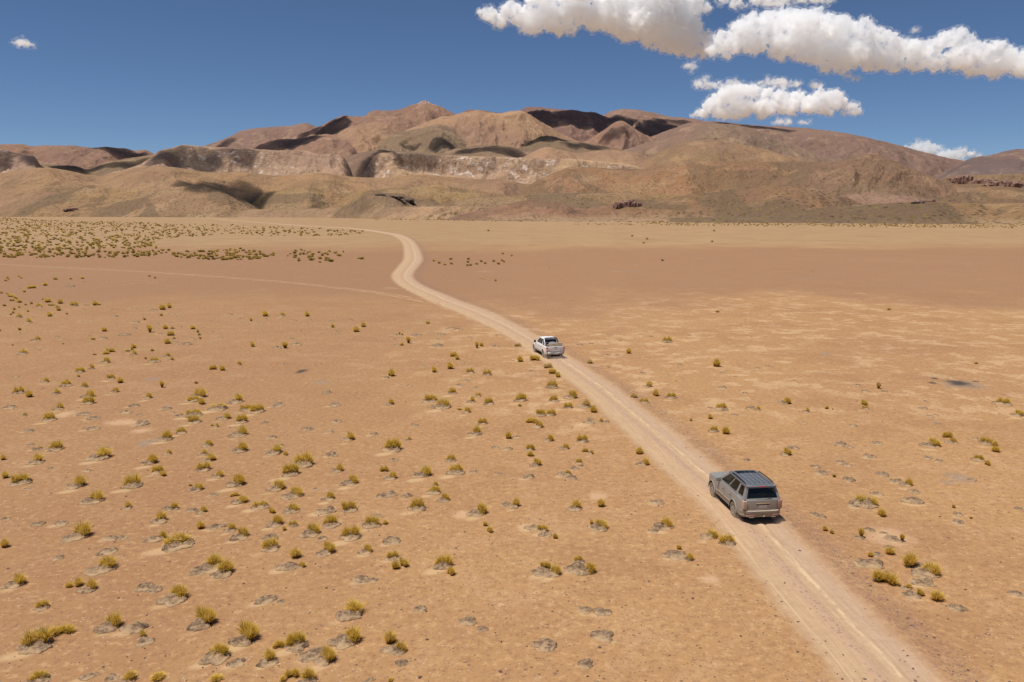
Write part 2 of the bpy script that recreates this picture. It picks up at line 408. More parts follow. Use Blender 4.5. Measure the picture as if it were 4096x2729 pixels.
ridge(8000, dsp([(1540,300),(1600,284),(1650,284),(1700,288),(1740,291),(1800,293),(1850,297),(1900,302),(1950,309),(2000,320),(2050,331),(2120,350),(2180,364),(2215,371),(2260,384),(2330,400)]), 4.2, gul=0.10, col=MAU, rock=0.2, rough=0.012)
ridge(6900, zm([(0,340),(150,275),(300,240),(350,233),(420,250),(480,280),(560,330)],1300,1.681), 2.4, gul=0.18, col=ORA)
ridge(6700, dsp([(880,320),(960,290),(1010,272),(1060,262),(1085,257),(1100,254),(1112,258),(1140,262),(1160,260),(1192,256),(1200,257),(1230,272),(1290,308),(1340,330),(1380,345)]), 2.0, gul=0.17, col=ORA)
ridge(7100, dsp([(1300,345),(1350,322),(1390,298),(1412,283),(1427,279),(1436,281),(1450,291),(1480,309),(1510,322),(1570,345)]), 2.0, gul=0.16, col=RUS)
ridge(6300, zm([(60,500),(200,410),(320,345),(450,310),(600,286),(700,262),(760,252),(830,262),(900,290),(1000,326),(1150,366),(1300,405),(1450,440)],1300,1.681), 2.8, gul=0.14, col=OLV, veg=0.25)
ridge(6500, [(950,610),(1010,585),(1071,566),(1130,560),(1190,556),(1250,546),(1309,539),(1360,542),(1400,550),(1440,580),(1500,610)], 2.4, gul=0.14, col=RUS)
ridge(5600, [(2060,606),(2085,590),(2133,562),(2160,550),(2186,546),(2215,548),(2252,558),(2341,574),(2418,586),(2480,600)], 2.6, gul=0.10, col=(0.27,0.185,0.11), veg=0.2)
ridge(5900, [(2440,610),(2500,600),(2591,570),(2650,555),(2727,536),(2780,515),(2822,501),(2880,500),(2950,506),(3013,521),(3060,540),(3108,560),(3170,582),(3235,604),(3300,625),(3380,640)], 2.8, gul=0.14, col=(0.29,0.195,0.135), rock=0.15)
ridge(5400, [(1740,620),(1764,612),(1810,598),(1865,588),(1910,582),(1942,581),(2014,583),(2070,592),(2133,606),(2180,620)], 2.6, gul=0.08, col=(0.27,0.18,0.11), veg=0.2)
ridge(5100, [(2060,640),(2110,618),(2150,600),(2192,591),(2250,602),(2311,614),(2370,606),(2430,602),(2490,604),(2550,616),(2620,640)], 3.0, gul=0.08, col=ORA, veg=0.1)
ridge(4900, [(1350,660),(1377,640),(1410,624),(1449,610),(1480,604),(1508,602),(1597,607),(1680,612),(1764,616),(1895,624),(1990,640)], 2.6, gul=0.08, col=(0.27,0.18,0.12), veg=0.1)
ridge(7400, [(3700,720),(3801,676),(3835,658),(3871,639),(3966,620),(4030,604),(4070,599),(4130,598),(4300,606),(4500,640)], 3.6, gul=0.06, col=(0.19,0.135,0.125), rock=0.1, rough=0.01)
ridge(7600, [(-500,590),(-200,582),(0,580),(77,578),(119,585),(208,582),(297,585),(357,591),(416,588),(470,592),(506,597),(535,603),(583,600),(605,609),(619,621),(654,637),(720,660)], 2.4, gul=0.16, col=RUS, rock=0.15)
# --- middle hills and mesas
ridge(4500, [(2520,665),(2600,630),(2640,608),(2683,588),(2730,574),(2791,564),(2850,562),(2905,566),(2960,575),(3013,588),(3080,603),(3140,620),(3210,636),(3274,648),(3380,670)], 3.2, gul=0.06, col=(0.42,0.26,0.135), veg=0.35)
ridge(4700, [(-1300,690),(-900,640),(-500,600),(-200,585),(0,597),(24,604),(54,614),(77,618),(119,625),(143,633),(158,656),(196,674),(260,690)], 2.0, kind='c', gul=0.3, col=(0.34,0.21,0.155), rock=1.0)
ridge(5300, [(100,690),(160,655),(238,662),(297,665),(345,676),(380,668),(416,653),(476,641),(540,630),(595,622),(648,616),(740,606),(860,620)], 2.6, gul=0.08, col=(0.30,0.205,0.12), veg=0.2)
ridge(4150, [(560,660),(595,640),(640,610),(660,604),(690,596),(714,588),(745,584),(773,586),(863,591),(952,594),(1041,600),(1130,606),(1220,606),(1279,619),(1338,621),(1380,636),(1395,662),(1410,700)], 2.6, kind='c', gul=0.3, col=(0.42,0.265,0.17), rock=1.0)
ridge(4000, [(1440,705),(1475,660),(1490,632),(1508,618),(1550,613),(1657,616),(1776,624),(1954,627),(2073,633),(2192,636),(2311,639),(2430,648),(2520,660),(2600,680)], 2.6, kind='c', gul=0.3, col=(0.47,0.29,0.165), rock=1.0)
ridge(3300, [(-500,700),(-100,695),(0,693),(60,686),(119,677),(196,674),(268,683),(357,701),(405,706),(470,692),(535,674),(595,671),(714,674),(800,688),(900,690),(1000,694),(1100,704),(1200,700),(1300,696),(1380,706),(1500,712),(1600,706),(1700,700),(1800,708),(1900,716),(2000,722),(2100,735),(2250,760)], 6.0, gul=0.05, col=(0.44,0.30,0.155), veg=0.35, wob=0.12)
ridge(2700, [(2050,800),(2133,731),(2170,712),(2222,690),(2260,674),(2299,668),(2350,670),(2400,674),(2549,677),(2620,668),(2700,657),(2800,651),(2980,650),(3236,650),(3300,652),(3400,665),(3550,705),(3650,735),(3800,775),(4000,800)], 4.2, gul=0.07, col=(0.37,0.23,0.12), veg=0.7)
ridge(2400, [(3160,700),(3235,668),(3300,652),(3356,645),(3395,632),(3426,623),(3477,617),(3528,626),(3570,641),(3617,661),(3665,682),(3712,701),(3760,716),(3807,731),(3935,776),(4050,800)], 3.2, gul=0.14, col=(0.27,0.185,0.10), veg=0.6, rock=0.3)
ridge(2900, [(3500,790),(3650,762),(3800,742),(3950,736),(4100,742),(4300,745),(4600,760)], 9, gul=0.03, col=(0.33,0.22,0.115), veg=0.7)
ridge(3900, [(3700,740),(3800,712),(3950,704),(4100,700),(4400,700)], 14, gul=0.01, col=(0.38,0.25,0.135), veg=0.5)
ridge(2650, [(-500,740),(-100,735),(0,731),(90,720),(178,713),(357,708),(450,709),(535,713),(654,727),(720,733),(773,740),(833,749),(880,762),(922,778),(970,799),(1011,820),(1059,850)], 5.0, gul=0.05, col=(0.40,0.285,0.135), veg=0.8, wob=0.1)
ridge(2900, [(900,820),(975,806),(1025,784),(1071,768),(1130,760),(1180,752),(1220,749),(1279,758),(1340,766),(1400,768),(1500,760),(1580,752),(1650,748),(1720,744),(1780,744),(1850,752),(1950,770),(2020,790),(2100,800)], 5.0, gul=0.06, col=(0.39,0.285,0.13), veg=0.7, wob=0.12)
ridge(2400, [(140,880),(208,864),(260,850),(327,838),(390,828),(446,821),(535,815),(600,816),(654,820),(770,826),(830,832),(880,840),(925,856),(960,870)], 5.0, gul=0.05, col=(0.34,0.235,0.125), veg=0.9)
ridge(2500, [(-600,790),(-300,800),(0,806),(100,796),(180,786),(250,790),(330,806),(430,830),(520,850)], 6.0, gul=0.05, col=(0.34,0.25,0.12), veg=0.9)
ridge(2000, [(1100,862),(1200,845),(1300,826),(1360,812),(1419,798),(1460,783),(1508,770),(1550,772),(1597,776),(1640,788),(1693,802),(1776,820),(1835,833),(1925,858)], 4.0, gul=0.10, col=(0.29,0.215,0.125), veg=0.7, rock=0.25)
ridge(2100, [(1700,860),(1800,812),(1900,790),(2000,782),(2150,776),(2300,772),(2450,775),(2600,778),(2750,785),(2900,800)], 6.0, gul=0.05, col=(0.33,0.235,0.115), veg=0.8)
ridge(1500, [(1840,858),(1925,842),(1970,830),(2014,821),(2070,808),(2121,800),(2180,806),(2252,820),(2300,830),(2341,836),(2400,826),(2450,815),(2520,808),(2600,820),(2700,850)], 4.5, gul=0.12, col=(0.33,0.20,0.125), veg=0.5, rock=0.5)
ridge(1450, [(2380,845),(2430,832),(2475,812),(2520,797),(2600,800),(2650,796),(2695,790),(2770,778),(2854,769),(2920,761),(2981,757),(3050,751),(3108,747),(3170,746),(3235,750),(3300,762),(3363,776),(3400,795),(3445,816),(3500,835)], 4.6, gul=0.08, col=(0.29,0.19,0.10), veg=0.95)
ridge(1600, [(3150,840),(3260,800),(3340,782),(3420,778),(3520,780),(3640,786),(3760,806),(3900,815)], 4.6, gul=0.10, col=(0.36,0.25,0.17), veg=0.5, rock=0.4)
ridge(1250, [(3100,850),(3200,842),(3300,830),(3445,818),(3600,812),(3700,806),(3750,805),(3820,810),(3900,814),(4000,812),(4096,812),(4300,815),(4600,820)], 5.5, gul=0.06, col=(0.30,0.205,0.10), veg=1.0)

def smooth_interp(x, xp, fp):
    """monotone-ish cubic"""
    xp = np.array(xp, float); fp = np.array(fp, float)
    m = np.gradient(fp, xp)
    s = np.diff(fp) / np.diff(xp)
    for k in range(1, len(xp) - 1):
        if s[k - 1] * s[k] <= 0: m[k] *= 0.3
    i = np.clip(np.searchsorted(xp, x) - 1, 0, len(xp) - 2)
    h = xp[i + 1] - xp[i]; t = np.clip((x - xp[i]) / h, 0, 1)
    return (2*t**3-3*t**2+1)*fp[i] + (t**3-2*t**2+t)*h*m[i] + (-2*t**3+3*t**2)*fp[i+1] + (t**3-t**2)*h*m[i+1]

# plain edge distance as function of azimuth (where the hills begin)
EDGE = [(-1400, 866), (-300, 866), (0, 868), (600, 869), (860, 870), (1100, 870), (1300, 872), (1500, 876), (1800, 881), (2050, 885), (2400, 888), (2800, 891), (3200, 893), (3700, 896), (4096, 898), (4700, 902), (5400, 905)]
ed_az = [azel(*q)[0] for q in EDGE]; ed_r = [CAMH / -azel(*q)[1] for q in EDGE]

def terrain(az, r, ridges):
    sh = az.shape
    re = np.interp(az, ed_az, ed_r)
    base = np.minimum(np.maximum((r - re), -60) * 0.022, 60 + (r - re) * 0.003) - 0.5
    base = base + (fbm(az * 60 + 3, r / 260.0, 4) - 0.5) * 14 * sstep(0, 500, r - re)
    Z = base.copy(); col = np.zeros(sh + (3,)); col[:] = (0.37, 0.25, 0.14)
    veg = np.full(sh, 0.8); rock = np.zeros(sh); cliff = np.zeros(sh)
    a1f = az[0]; r1f = r[:, 0]
    for k, q in enumerate(ridges):
        A, E = zip(*[azel(*pt) for pt in q['pts']])
        A = np.array(A); E = np.array(E); d = q['d']
        D1 = d * (1 + q['wob'] * (fbm(a1f * 9 + 5.1 * k, a1f * 0 + k, 3) - 0.5) * 2)
        H1 = CAMH + D1 * smooth_interp(a1f, A, E)
        over = np.maximum(A[0] - a1f, a1f - A[-1])
        H1 = H1 - np.maximum(over, 0) * d * 0.35
        ok = np.nonzero(H1 > -10)[0]
        if len(ok) == 0: continue
        j0, j1 = ok[0], ok[-1] + 1
        Hm = max(H1.max(), 30)
        i0 = np.searchsorted(r1f, D1[j0:j1].min() - 1.35 * Hm * q['run']); i1 = np.searchsorted(r1f, D1[j0:j1].max() + 1.35 * Hm * q['back'])
        if i1 - i0 < 2: continue
        sl_ = (slice(i0, i1), slice(j0, j1))
        az_ = az[sl_]; r_ = r[sl_]; D = D1[None, j0:j1]; Hc = np.broadcast_to(H1[None, j0:j1], az_.shape)
        Wf = np.maximum(Hc, 30) * q['run']; Wb = np.maximum(Hc, 30) * q['back']
        lat = az_ * d
        wx = (fbm(lat / (0.09 * d) + 3 * k, r_ / (0.09 * d), 3) - 0.5) * 0.10 * d
        wy = (fbm(lat / (0.09 * d) + 8 * k + 50, r_ / (0.09 * d) + 9, 3) - 0.5) * 0.16 * d
        t = np.where(r_ < D, (D - r_) / Wf, (r_ - D) / Wb)
        # the foot of the slope wanders in and out
        t = t * (1 + 0.9 * (fbm(lat / (0.10 * d) + 21 * k, r_ / (0.3 * d), 3) - 0.5) * np.clip(t * 3, 0, 1))
        ts = np.sqrt(t * t + 0.010) - 0.10
        tc = np.clip(ts, 0, 1.25)
        if q['kind'] == 'c':
            ca = 0.03 + 0.05 * fbm(lat / 130.0 + k + wx / 200, r_ / 300, 4, 0.6)
            ct = sstep(0, 1, (ts - ca) / 0.06)
            tal = np.clip((ts - 0.06) / 0.94, 0, 1.3)
            gap = sstep(0.42, 0.60, fbm(lat / 300.0 + 9 * k, r_ / 900 + 3, 3))
            f = 1 - 0.05 * np.clip(ts, 0, 1) - (0.20 * gap + 0.04) * ct - (0.74 + 0.16 * (1 - gap)) * tal ** 0.9
            cl = (ct * (1 - ct) * 4 + 0.5 * sstep(0.03, .07, ts) * sstep(0.6, 0.15, ts)) * (0.12 + 0.88 * gap)
        elif q['kind'] == 'r':
            f = 0.5 + 0.5 * np.cos(np.pi * np.clip(t, 0, 1.25)); cl = 0
        else:
            f = 0.6 * (1 - tc * (1.12 - 0.12 * tc)) + 0.4 * (0.5 + 0.5 * np.cos(np.pi * np.clip(ts, 0, 1.25))); cl = 0
        L1 = 0.075 * d + 60; L2 = 0.022 * d + 20
        gu = fbm((lat + wx) / L1 + 11 * k, (r_ + wy) / (2.4 * L1) + k, 4, 0.5, ridged=True)
        gu2 = fbm((lat + wx * .5) / L2 + 5 * k, (r_ + wy * .5) / (2.0 * L2) + k, 4, 0.6, ridged=True)
        bumpf = np.clip(ts * 3.2, 0, 1) * np.clip(1.15 - ts, 0, 1)
        z = Hc * f - q['gul'] * np.maximum(Hc, 30) * bumpf * ((0.8 - gu) * 2.1 + (0.75 - gu2) * 1.0)
        z = z + q['rough'] * np.maximum(Hc, 0) * (fbm(lat / (0.012 * d) + k * 7, r_ / (0.012 * d), 4, 0.6) - 0.5) * 1.2
        z = np.where(Hc > 0, z, Hc)
        kk = 3.0 + 0.003 * d
        hsm = np.clip(0.5 + 0.5 * (z - Z[sl_]) / kk, 0, 1)
        Z[sl_] = Z[sl_] * (1 - hsm) + z * hsm + kk * hsm * (1 - hsm) * 0.5
        wc = hsm[..., None]
        g2 = fbm((lat + wx) / (0.06 * d) + 2 * k, (r_ + wy) / (0.10 * d), 5, 0.6)[..., None]
        tint = 0.78 + 0.44 * g2
        cc = np.array(q['col']) * tint
        gd = (np.clip((0.72 - gu) * 2.2, 0, 1) * bumpf)[..., None]  # gullies greyed in the colour to strengthen the shading of the slopes
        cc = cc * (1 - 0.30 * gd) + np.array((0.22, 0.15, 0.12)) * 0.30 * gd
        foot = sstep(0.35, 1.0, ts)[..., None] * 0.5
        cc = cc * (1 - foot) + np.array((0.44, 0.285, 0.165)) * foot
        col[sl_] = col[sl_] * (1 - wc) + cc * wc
        veg[sl_] = veg[sl_] * (1 - hsm) + q['veg'] * hsm; rock[sl_] = rock[sl_] * (1 - hsm) + q['rock'] * hsm
        cliff[sl_] = cliff[sl_] * (1 - hsm) + cl * hsm
    Z = np.minimum(Z, (r - re) * 0.30 - 0.3)
    return Z, col, veg, rock, cliff

def hill_mesh(name, r0, r1, nr, naz, ridges, az0=-0.92, az1=0.92, power=1.0, label=''):
    a = np.linspace(az0, az1, naz)
    rr = r0 * (r1 / r0) ** np.linspace(0, 1, nr)
    AZ, RR = np.meshgrid(a, rr)
    Z, col, veg, rock, cliff = terrain(AZ, RR, ridges)
    # small relief
    Xw = RR * np.sin(AZ); Yw = RR * np.cos(AZ)
    Z = Z + (fbm(Xw / 45.0, Yw / 45.0, 4, 0.55) - 0.5) * 5.0 * np.clip(Z / 25, 0, 1) * np.clip(RR / 3000, 0.4, 2)
    Z = Z + cliff * (fbm(Xw / 22.0, Yw / 22.0, 3, 0.6) - 0.5) * 26
    if r0 > 3000: Z[0] = -60
    V = np.stack([Xw, Yw, Z], -1).reshape(-1, 3)
    i = (np.arange(nr - 1)[:, None] * naz + np.arange(naz - 1)[None]).ravel()
    F = np.stack([i, i + 1, i + naz + 1, i + naz], -1)
    # drop faces far below the plain
    zf = Z.reshape(-1)
    keep = (zf[F].max(1) > -2.0)
    me = np_mesh(name, V, F[keep])
    add_col(me, 'Col', col.reshape(-1, 3)); add_f(me, 'veg', veg); add_f(me, 'rock', rock); add_f(me, 'cliff', cliff)
    return me

hm = NT('hill_soil', 0.95)
p = hm.pos()
c = hm.attr('Col')
veg = hm.attr('veg', 'Fac'); rock = hm.attr('rock', 'Fac'); cliff = hm.attr('cliff', 'Fac')
nrm = hm.n('ShaderNodeNewGeometry').outputs['Normal']
sn = hm.n('ShaderNodeSeparateXYZ'); hm.l(nrm, sn.inputs[0]); steep = hm.ramp(sn.outputs[2], 0.72, 0.93, 1.0, 0.0)
b1 = hm.noise(p, 0.0016, 6, 0.6); b2 = hm.noise(p, 0.008, 6, 0.65); b3 = hm.noise(p, 0.05, 5, 0.7)
c = hm.mix(hm.ramp(b1, 0.42, 0.62, 0.0, 0.40), c, (0.23, 0.13, 0.10))
c = hm.mix(hm.ramp(hm.noise(p, 0.03, 7, 0.75), 0.50, 0.62, 0.0, 0.40), c, (0.16, 0.10, 0.07))
c = hm.mix(hm.ramp(b2, 0.52, 0.66, 0.0, 0.34), c, (0.46, 0.30, 0.175))
c = hm.mix(hm.math('MULTIPLY', hm.ramp(hm.noise(hm.scalev(p, 1, 1.6, 1), 0.005, 6, 0.6), 0.50, 0.60), hm.math('MULTIPLY', veg, 0.34)), c, (0.225, 0.152, 0.088))
c = hm.mix(hm.math('MULTIPLY', hm.ramp(hm.noise(hm.scalev(p, 1, 2.2, 1), 0.0035, 5, 0.6), 0.54, 0.60), hm.math('MULTIPLY', veg, 0.35)), c, (0.42, 0.285, 0.145))
dk = hm.ramp(hm.noise(hm.scalev(p, 1, 0.7, 1), 0.0042, 6, 0.6, dist=0.8), 0.50, 0.54)
c = hm.mix(hm.math('MULTIPLY', dk, hm.math('MULTIPLY', veg, 0.85)), c, (0.15, 0.098, 0.058))
# tussocks dotted over the lower slopes
v = hm.vor(p, 0.125); vc = hm.vor(p, 0.125, out='Color'); sc = hm.n('ShaderNodeSeparateColor'); hm.l(vc, sc.inputs[0])
dot = hm.math('MULTIPLY', hm.ramp(v, 0.28, 0.48, 1.0, 0.0), hm.ramp(hm.math('ADD', sc.outputs[0], hm.math('MULTIPLY', b2, 0.8)), 0.55, 0.75))
dc = hm.mix(sc.outputs[1], (0.06, 0.045, 0.024), (0.23, 0.15, 0.05))
c = hm.mix(hm.math('MULTIPLY', hm.math('MULTIPLY', dot, veg), 0.95), c, dc)
# rock outcrops
ro = hm.math('MULTIPLY', hm.ramp(hm.noise(hm.scalev(p, 1, 1, 2.5), 0.012, 7, 0.7), 0.54, 0.64), rock)
ro = hm.math('MULTIPLY', ro, hm.ramp(cliff, 0.0, 0.5, 0.55, 1.0))
rc1 = hm.mix(hm.ramp(b3, 0.35, 0.65), (0.12, 0.075, 0.06), (0.32, 0.19, 0.13))
c = hm.mix(hm.math('MULTIPLY', ro, 0.6), c, rc1)
stripe = hm.noise(hm.scalev(p, 0.045, 0.045, 0.05), 1.0, 8, 0.8)
cr = hm.mix(hm.ramp(stripe, 0.38, 0.62), (0.27, 0.16, 0.105), (0.56, 0.40, 0.27))
white = hm.math('MULTIPLY', hm.ramp(hm.noise(hm.scalev(p, 0.022, 0.022, 0.04), 1.0, 7, 0.75), 0.56, 0.62), hm.ramp(cliff, 0.08, 0.3))
c = hm.mix(hm.math('MULTIPLY', hm.ramp(cliff, 0.1, 0.6, 0.0, 0.85), hm.ramp(hm.noise(p, 0.02, 6, 0.7), 0.44, 0.56, 0.15, 1.0)), c, cr)
c = hm.mix(hm.math('MULTIPLY', white, 0.8), c, (0.72, 0.62, 0.54))
# small snow flecks near the highest crests
sz = hm.n('ShaderNodeSeparateXYZ'); hm.l(p, sz.inputs[0])
snow = hm.math('MULTIPLY', hm.ramp(sz.outputs[2], 1150, 1210), hm.ramp(b3, 0.56, 0.60))
c = hm.mix(snow, c, (0.85, 0.87, 0.9))
hm.base(c)
hb = hm.math('ADD', hm.math('MULTIPLY', b3, 8.0), hm.math('MULTIPLY', dot, hm.math('MULTIPLY', veg, 1.2)))
hb = hm.math('ADD', hb, hm.math('MULTIPLY', hm.noise(p, 0.012, 7, 0.62), 20.0))
hb = hm.math('ADD', hb, hm.math('MULTIPLY', hm.noise(hm.scalev(p, 1.6, 0.8, 0.5), 0.0045, 7, 0.6), 48.0))
hm.nrm(hm.bump(hb, 0.9, 1.0))

near_r = [q for q in RID if q['d'] < 3500]; far_r = [q for q in RID if q['d'] >= 3500]
for q in far_r:
    q['gul'] *= 0.8
    if q['kind'] != 'c': q['col'] = tuple(v * k for v, k in zip(q['col'], (0.75, 0.725, 0.70)))
    else: q['col'] = tuple(v * k for v, k in zip(q['col'], (1.0, 1.04, 1.0)))
for q in near_r:
    q['gul'] *= 1.7; q['col'] = tuple(v * k for v, k in zip(q['col'], (0.82, 0.69, 0.65)))
    if q['kind'] == 'm' and q['rock'] < 0.2: q['kind'] = 'r'
near_r.sort(key=lambda q: -q['d']); far_r.sort(key=lambda q: -q['d'])
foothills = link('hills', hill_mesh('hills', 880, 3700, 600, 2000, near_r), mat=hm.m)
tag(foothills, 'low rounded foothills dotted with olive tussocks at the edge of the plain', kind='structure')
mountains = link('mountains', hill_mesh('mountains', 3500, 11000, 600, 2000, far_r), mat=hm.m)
tag(mountains, 'bare brown and mauve mountains with pale cliffs under a blue sky', kind='structure')

# ------------------------------------------------------------------ clouds (real bodies of vapour)
def vol_mat(name, dens, col=(1, 1, 1), an=0.25):
    m = bpy.data.materials.new(name); m.use_nodes = True
    t = m.node_tree; t.nodes.clear()
    o = t.nodes.new('ShaderNodeOutputMaterial'); v = t.nodes.new('ShaderNodeVolumePrincipled')
    v.inputs['Color'].default_value = (*col, 1); v.inputs['Density'].default_value = dens
    v.inputs['Anisotropy'].default_value = an; v.inputs['Emission Strength'].default_value = 0
    t.links.new(v.outputs[0], o.inputs['Volume'])
    m.cycles.homogeneous_volume = True
    return m
def cloud_mat(name, dens, sc, lo=0.41, hi=0.60):
    m = bpy.data.materials.new(name); m.use_nodes = True
    t = m.node_tree; t.nodes.clear()
    o = t.nodes.new('ShaderNodeOutputMaterial'); v = t.nodes.new('ShaderNodeVolumePrincipled')
    v.inputs['Color'].default_value = (0.997, 0.999, 1, 1); v.inputs['Anisotropy'].default_value = 0.3
    g = t.nodes.new('ShaderNodeNewGeometry')
    n = t.nodes.new('ShaderNodeTexNoise'); n.inputs['Scale'].default_value = 1 / (25 * sc)
    n.inputs['Detail'].default_value = 7; n.inputs['Roughness'].default_value = 0.62; n.inputs['Distortion'].default_value = 0.4
    r = t.nodes.new('ShaderNodeMapRange'); r.interpolation_type = 'SMOOTHSTEP'
    r.inputs[1].default_value = lo; r.inputs[2].default_value = hi; r.inputs[3].default_value = 0.0; r.inputs[4].default_value = dens
    t.links.new(g.outputs['Position'], n.inputs['Vector']); t.links.new(n.outputs['Fac'], r.inputs[0])
    t.links.new(r.outputs[0], v.inputs['Density']); t.links.new(v.outputs[0], o.inputs['Volume'])
    return m
def ico(sub=2):
    bm = bmesh.new(); bmesh.ops.create_icosphere(bm, subdivisions=sub, radius=1.0)
    V = np.array([v.co[:] for v in bm.verts]); F = np.array([[v.index for v in f.verts] for f in bm.faces]); bm.free()
    return V, F
ICO_V, ICO_F = ico(2)
def puff_mesh(name, balls, voxel, amp, freq, zmin=None):
    """balls: (x,y,z,rx,ry,rz)"""
    V = []; F = []; n = 0
    for (x, y, z, a, b, c) in balls:
        V.append(ICO_V * [a, b, c] + [x, y, z]); F.append(ICO_F + n); n += len(ICO_V)
    me = np_mesh(name + '_tmp', np.vstack(V), np.vstack(F))
    o = bpy.data.objects.new(name + '_tmp', me); COL.objects.link(o)
    md = o.modifiers.new('r', 'REMESH'); md.mode = 'VOXEL'; md.voxel_size = voxel; md.use_smooth_shade = True
    dg = bpy.context.evaluated_depsgraph_get(); dg.update()
    out = bpy.data.meshes.new_from_object(o.evaluated_get(dg)); out.name = name
    bpy.data.objects.remove(o); bpy.data.meshes.remove(me)
    nv = len(out.vertices); co = np.zeros(nv * 3, np.float32); out.vertices.foreach_get('co', co); co = co.reshape(-1, 3)
    nr = np.zeros(nv * 3, np.float32); out.vertex_normals.foreach_get('vector', nr); nr = nr.reshape(-1, 3)
    d = np.zeros(nv)
    for i in range(nv):
        q = Vector(co[i].tolist()) * freq; s_ = 0; a = 1.0
        for o_ in range(4):
            s_ += a * (abs(mnoise.noise(q)) * 2 - 0.45); q = q * 2.1 + Vector((3.1, 1.7, 9.2)); a *= 0.55
        d[i] = s_
    co = co + nr * (d * amp)[:, None]
    if zmin is not None:
        zz = co[:, 2]; lo = zz < zmin
        zz[lo] = zmin - (zmin - zz[lo]) * 0.22
    out.vertices.foreach_set('co', co.astype(np.float32).ravel()); out.update()
    return out
def cloud(D, balls_px, dens, label, jitter=3, seed=1, base=None, fringe=True):
    rn = random.Random(seed); sc = D / FPX
    B = []
    for bl in balls_px:
        px, py, r = bl[:3]; ry = bl[3] if len(bl) > 3 else r * 0.8
        for j in range(jitter + 1):
            if j == 0: x, y, a, b = px, py, r * 0.92, ry * 0.92
            else:
                an = rn.uniform(0, 2 * math.pi); k = rn.uniform(0.5, 0.95)
                x = px + r * k * math.cos(an); y = py - ry * k * math.sin(an) * 0.95
                a = r * rn.uniform(0.28, 0.5); b = a * rn.uniform(0.8, 1.0)
            v = ray(x, y); k2 = D / v[1]
            B.append((v[0] * k2, D + rn.uniform(-0.45, 0.45) * r * sc, CAMH + v[2] * k2, a * sc, a * sc * 1.05, b * sc))
    zmin = None
    if base is not None:
        v = ray(3000, base); zmin = CAMH + v[2] * D / v[1]
    me = puff_mesh('cloud', B, 2.8 * sc, 9 * sc, 1 / (20 * sc), zmin)
    o = link('cloud', me, mat=cloud_mat('cloud_vapour', dens * 3.0 / sc, sc))
    tag(o, label, 'cloud', None, 'thing')
    if fringe:
        f = me.copy(); nv = len(f.vertices); co = np.zeros(nv * 3, np.float32); f.vertices.foreach_get('co', co); co = co.reshape(-1, 3)
        nr = np.zeros(nv * 3, np.float32); f.vertex_normals.foreach_get('vector', nr); nr = nr.reshape(-1, 3)
        co += nr * (9 * sc); f.vertices.foreach_set('co', co.ravel()); f.update(); f.name = 'fringe'
        link('fringe', f, parent=o, mat=cloud_mat('thin_vapour', dens * 0.55 / sc, sc * 0.8, 0.44, 0.64))
    return o
def zz(L, s=1.0253): return [(1800 + q[0] / s, q[1] / s) + tuple(v / s for v in q[2:]) for q in L]
cloud(22000, zz([(160,60,38),(200,85,34),(250,50,50),(320,70,60),(340,110,44),(400,60,70),(450,105,44),(490,120,30),(520,40,80),(600,70,70),(590,115,22),(680,60,90),(690,120,34),(740,110,70),(800,90,100),(830,160,50),(880,80,110),(900,170,60),(960,110,90),(960,190,50),(1010,170,60),(1040,195,42),(700,0,110),(520,-20,90),(850,-10,130),(980,20,70),(380,-5,60)]), 0.055,
      'long white cumulus bank reaching down from the top edge, leftmost of the large clouds', seed=3)
cloud(20000, zz([(1085,205,34),(1110,165,40),(1150,190,50),(1190,130,50),(1230,95,44),(1250,170,62),(1300,110,62),(1360,90,66),(1400,75,50),(1350,180,62),(1430,110,78),(1490,80,50),(1450,190,76),(1540,120,76),(1600,95,44),(1560,210,80),(1640,130,64),(1700,130,50),(1650,220,78),(1740,160,56),(1790,165,46),(1740,240,62),(1840,200,60),(1830,260,42),(1900,200,46),(1920,250,52),(1980,195,50),(2000,255,48),(2040,160,46),(2080,145,40),(2110,175,46),(2080,240,64),(2160,220,60),(2160,270,48),(2230,205,46),(2240,265,56),(2300,230,50),(2320,280,44),(2380,260,60),(2440,280,70),(1540,275,30),(1610,270,40)]), 0.055,
      'widest white cumulus cloud stretching to the right edge with a soft grey base', seed=5)
cloud(19000, zz([(1030,465,30,16),(1060,440,34),(1100,420,44),(1140,385,44),(1190,375,40),(1240,375,40),(1200,440,56,44),(1290,390,40),(1290,440,56,40),(1350,395,34),(1380,435,50,34),(1430,400,34),(1470,430,44,36),(1520,395,34),(1560,400,36),(1540,440,40,30),(1600,420,40),(1640,445,32,26),(1130,460,50,24),(1010,470,18,12),(1670,462,16,10)]), 0.06,
      'flat-based white cloud with bright bumpy top above the right mountain shoulder', seed=8, base=478)
cloud(19500, zz([(1020,345,26,20),(1045,325,22),(1060,350,30,18),(1100,350,24,14),(1150,345,30,18),(1180,350,26,14),(1290,340,30,12),(1350,335,44,13),(1410,345,26,10),(1500,350,24,12)]), 0.022,
      'thin ragged strip of cloud just above the flat-based cloud', seed=9, jitter=2)
cloud(17000, zz([(1350,503,22,9),(1375,498,20,10),(1390,502,14,7)]), 0.04, 'small flat cloud puff just above the right-hand mountain slope', seed=11, jitter=2)
cloud(17000, zz([(1445,505,14,6),(1465,504,16,6)]), 0.03, 'tiny pale cloud puff right of the small flat one', seed=12, jitter=2)
cloud(42000, zz([(1880,605,18,12),(1910,600,24,14),(1945,598,26,14),(1980,605,26,14),(2010,615,22,12),(2050,628,22,10),(2090,622,24,12),(2130,632,26,12),(2165,642,18,8),(1940,620,50,14),(2030,640,70,14),(1740,584,10,4)]), 0.05,
      'low distant cloud bank showing behind the right end of the long mountain slope', seed=14, jitter=3)
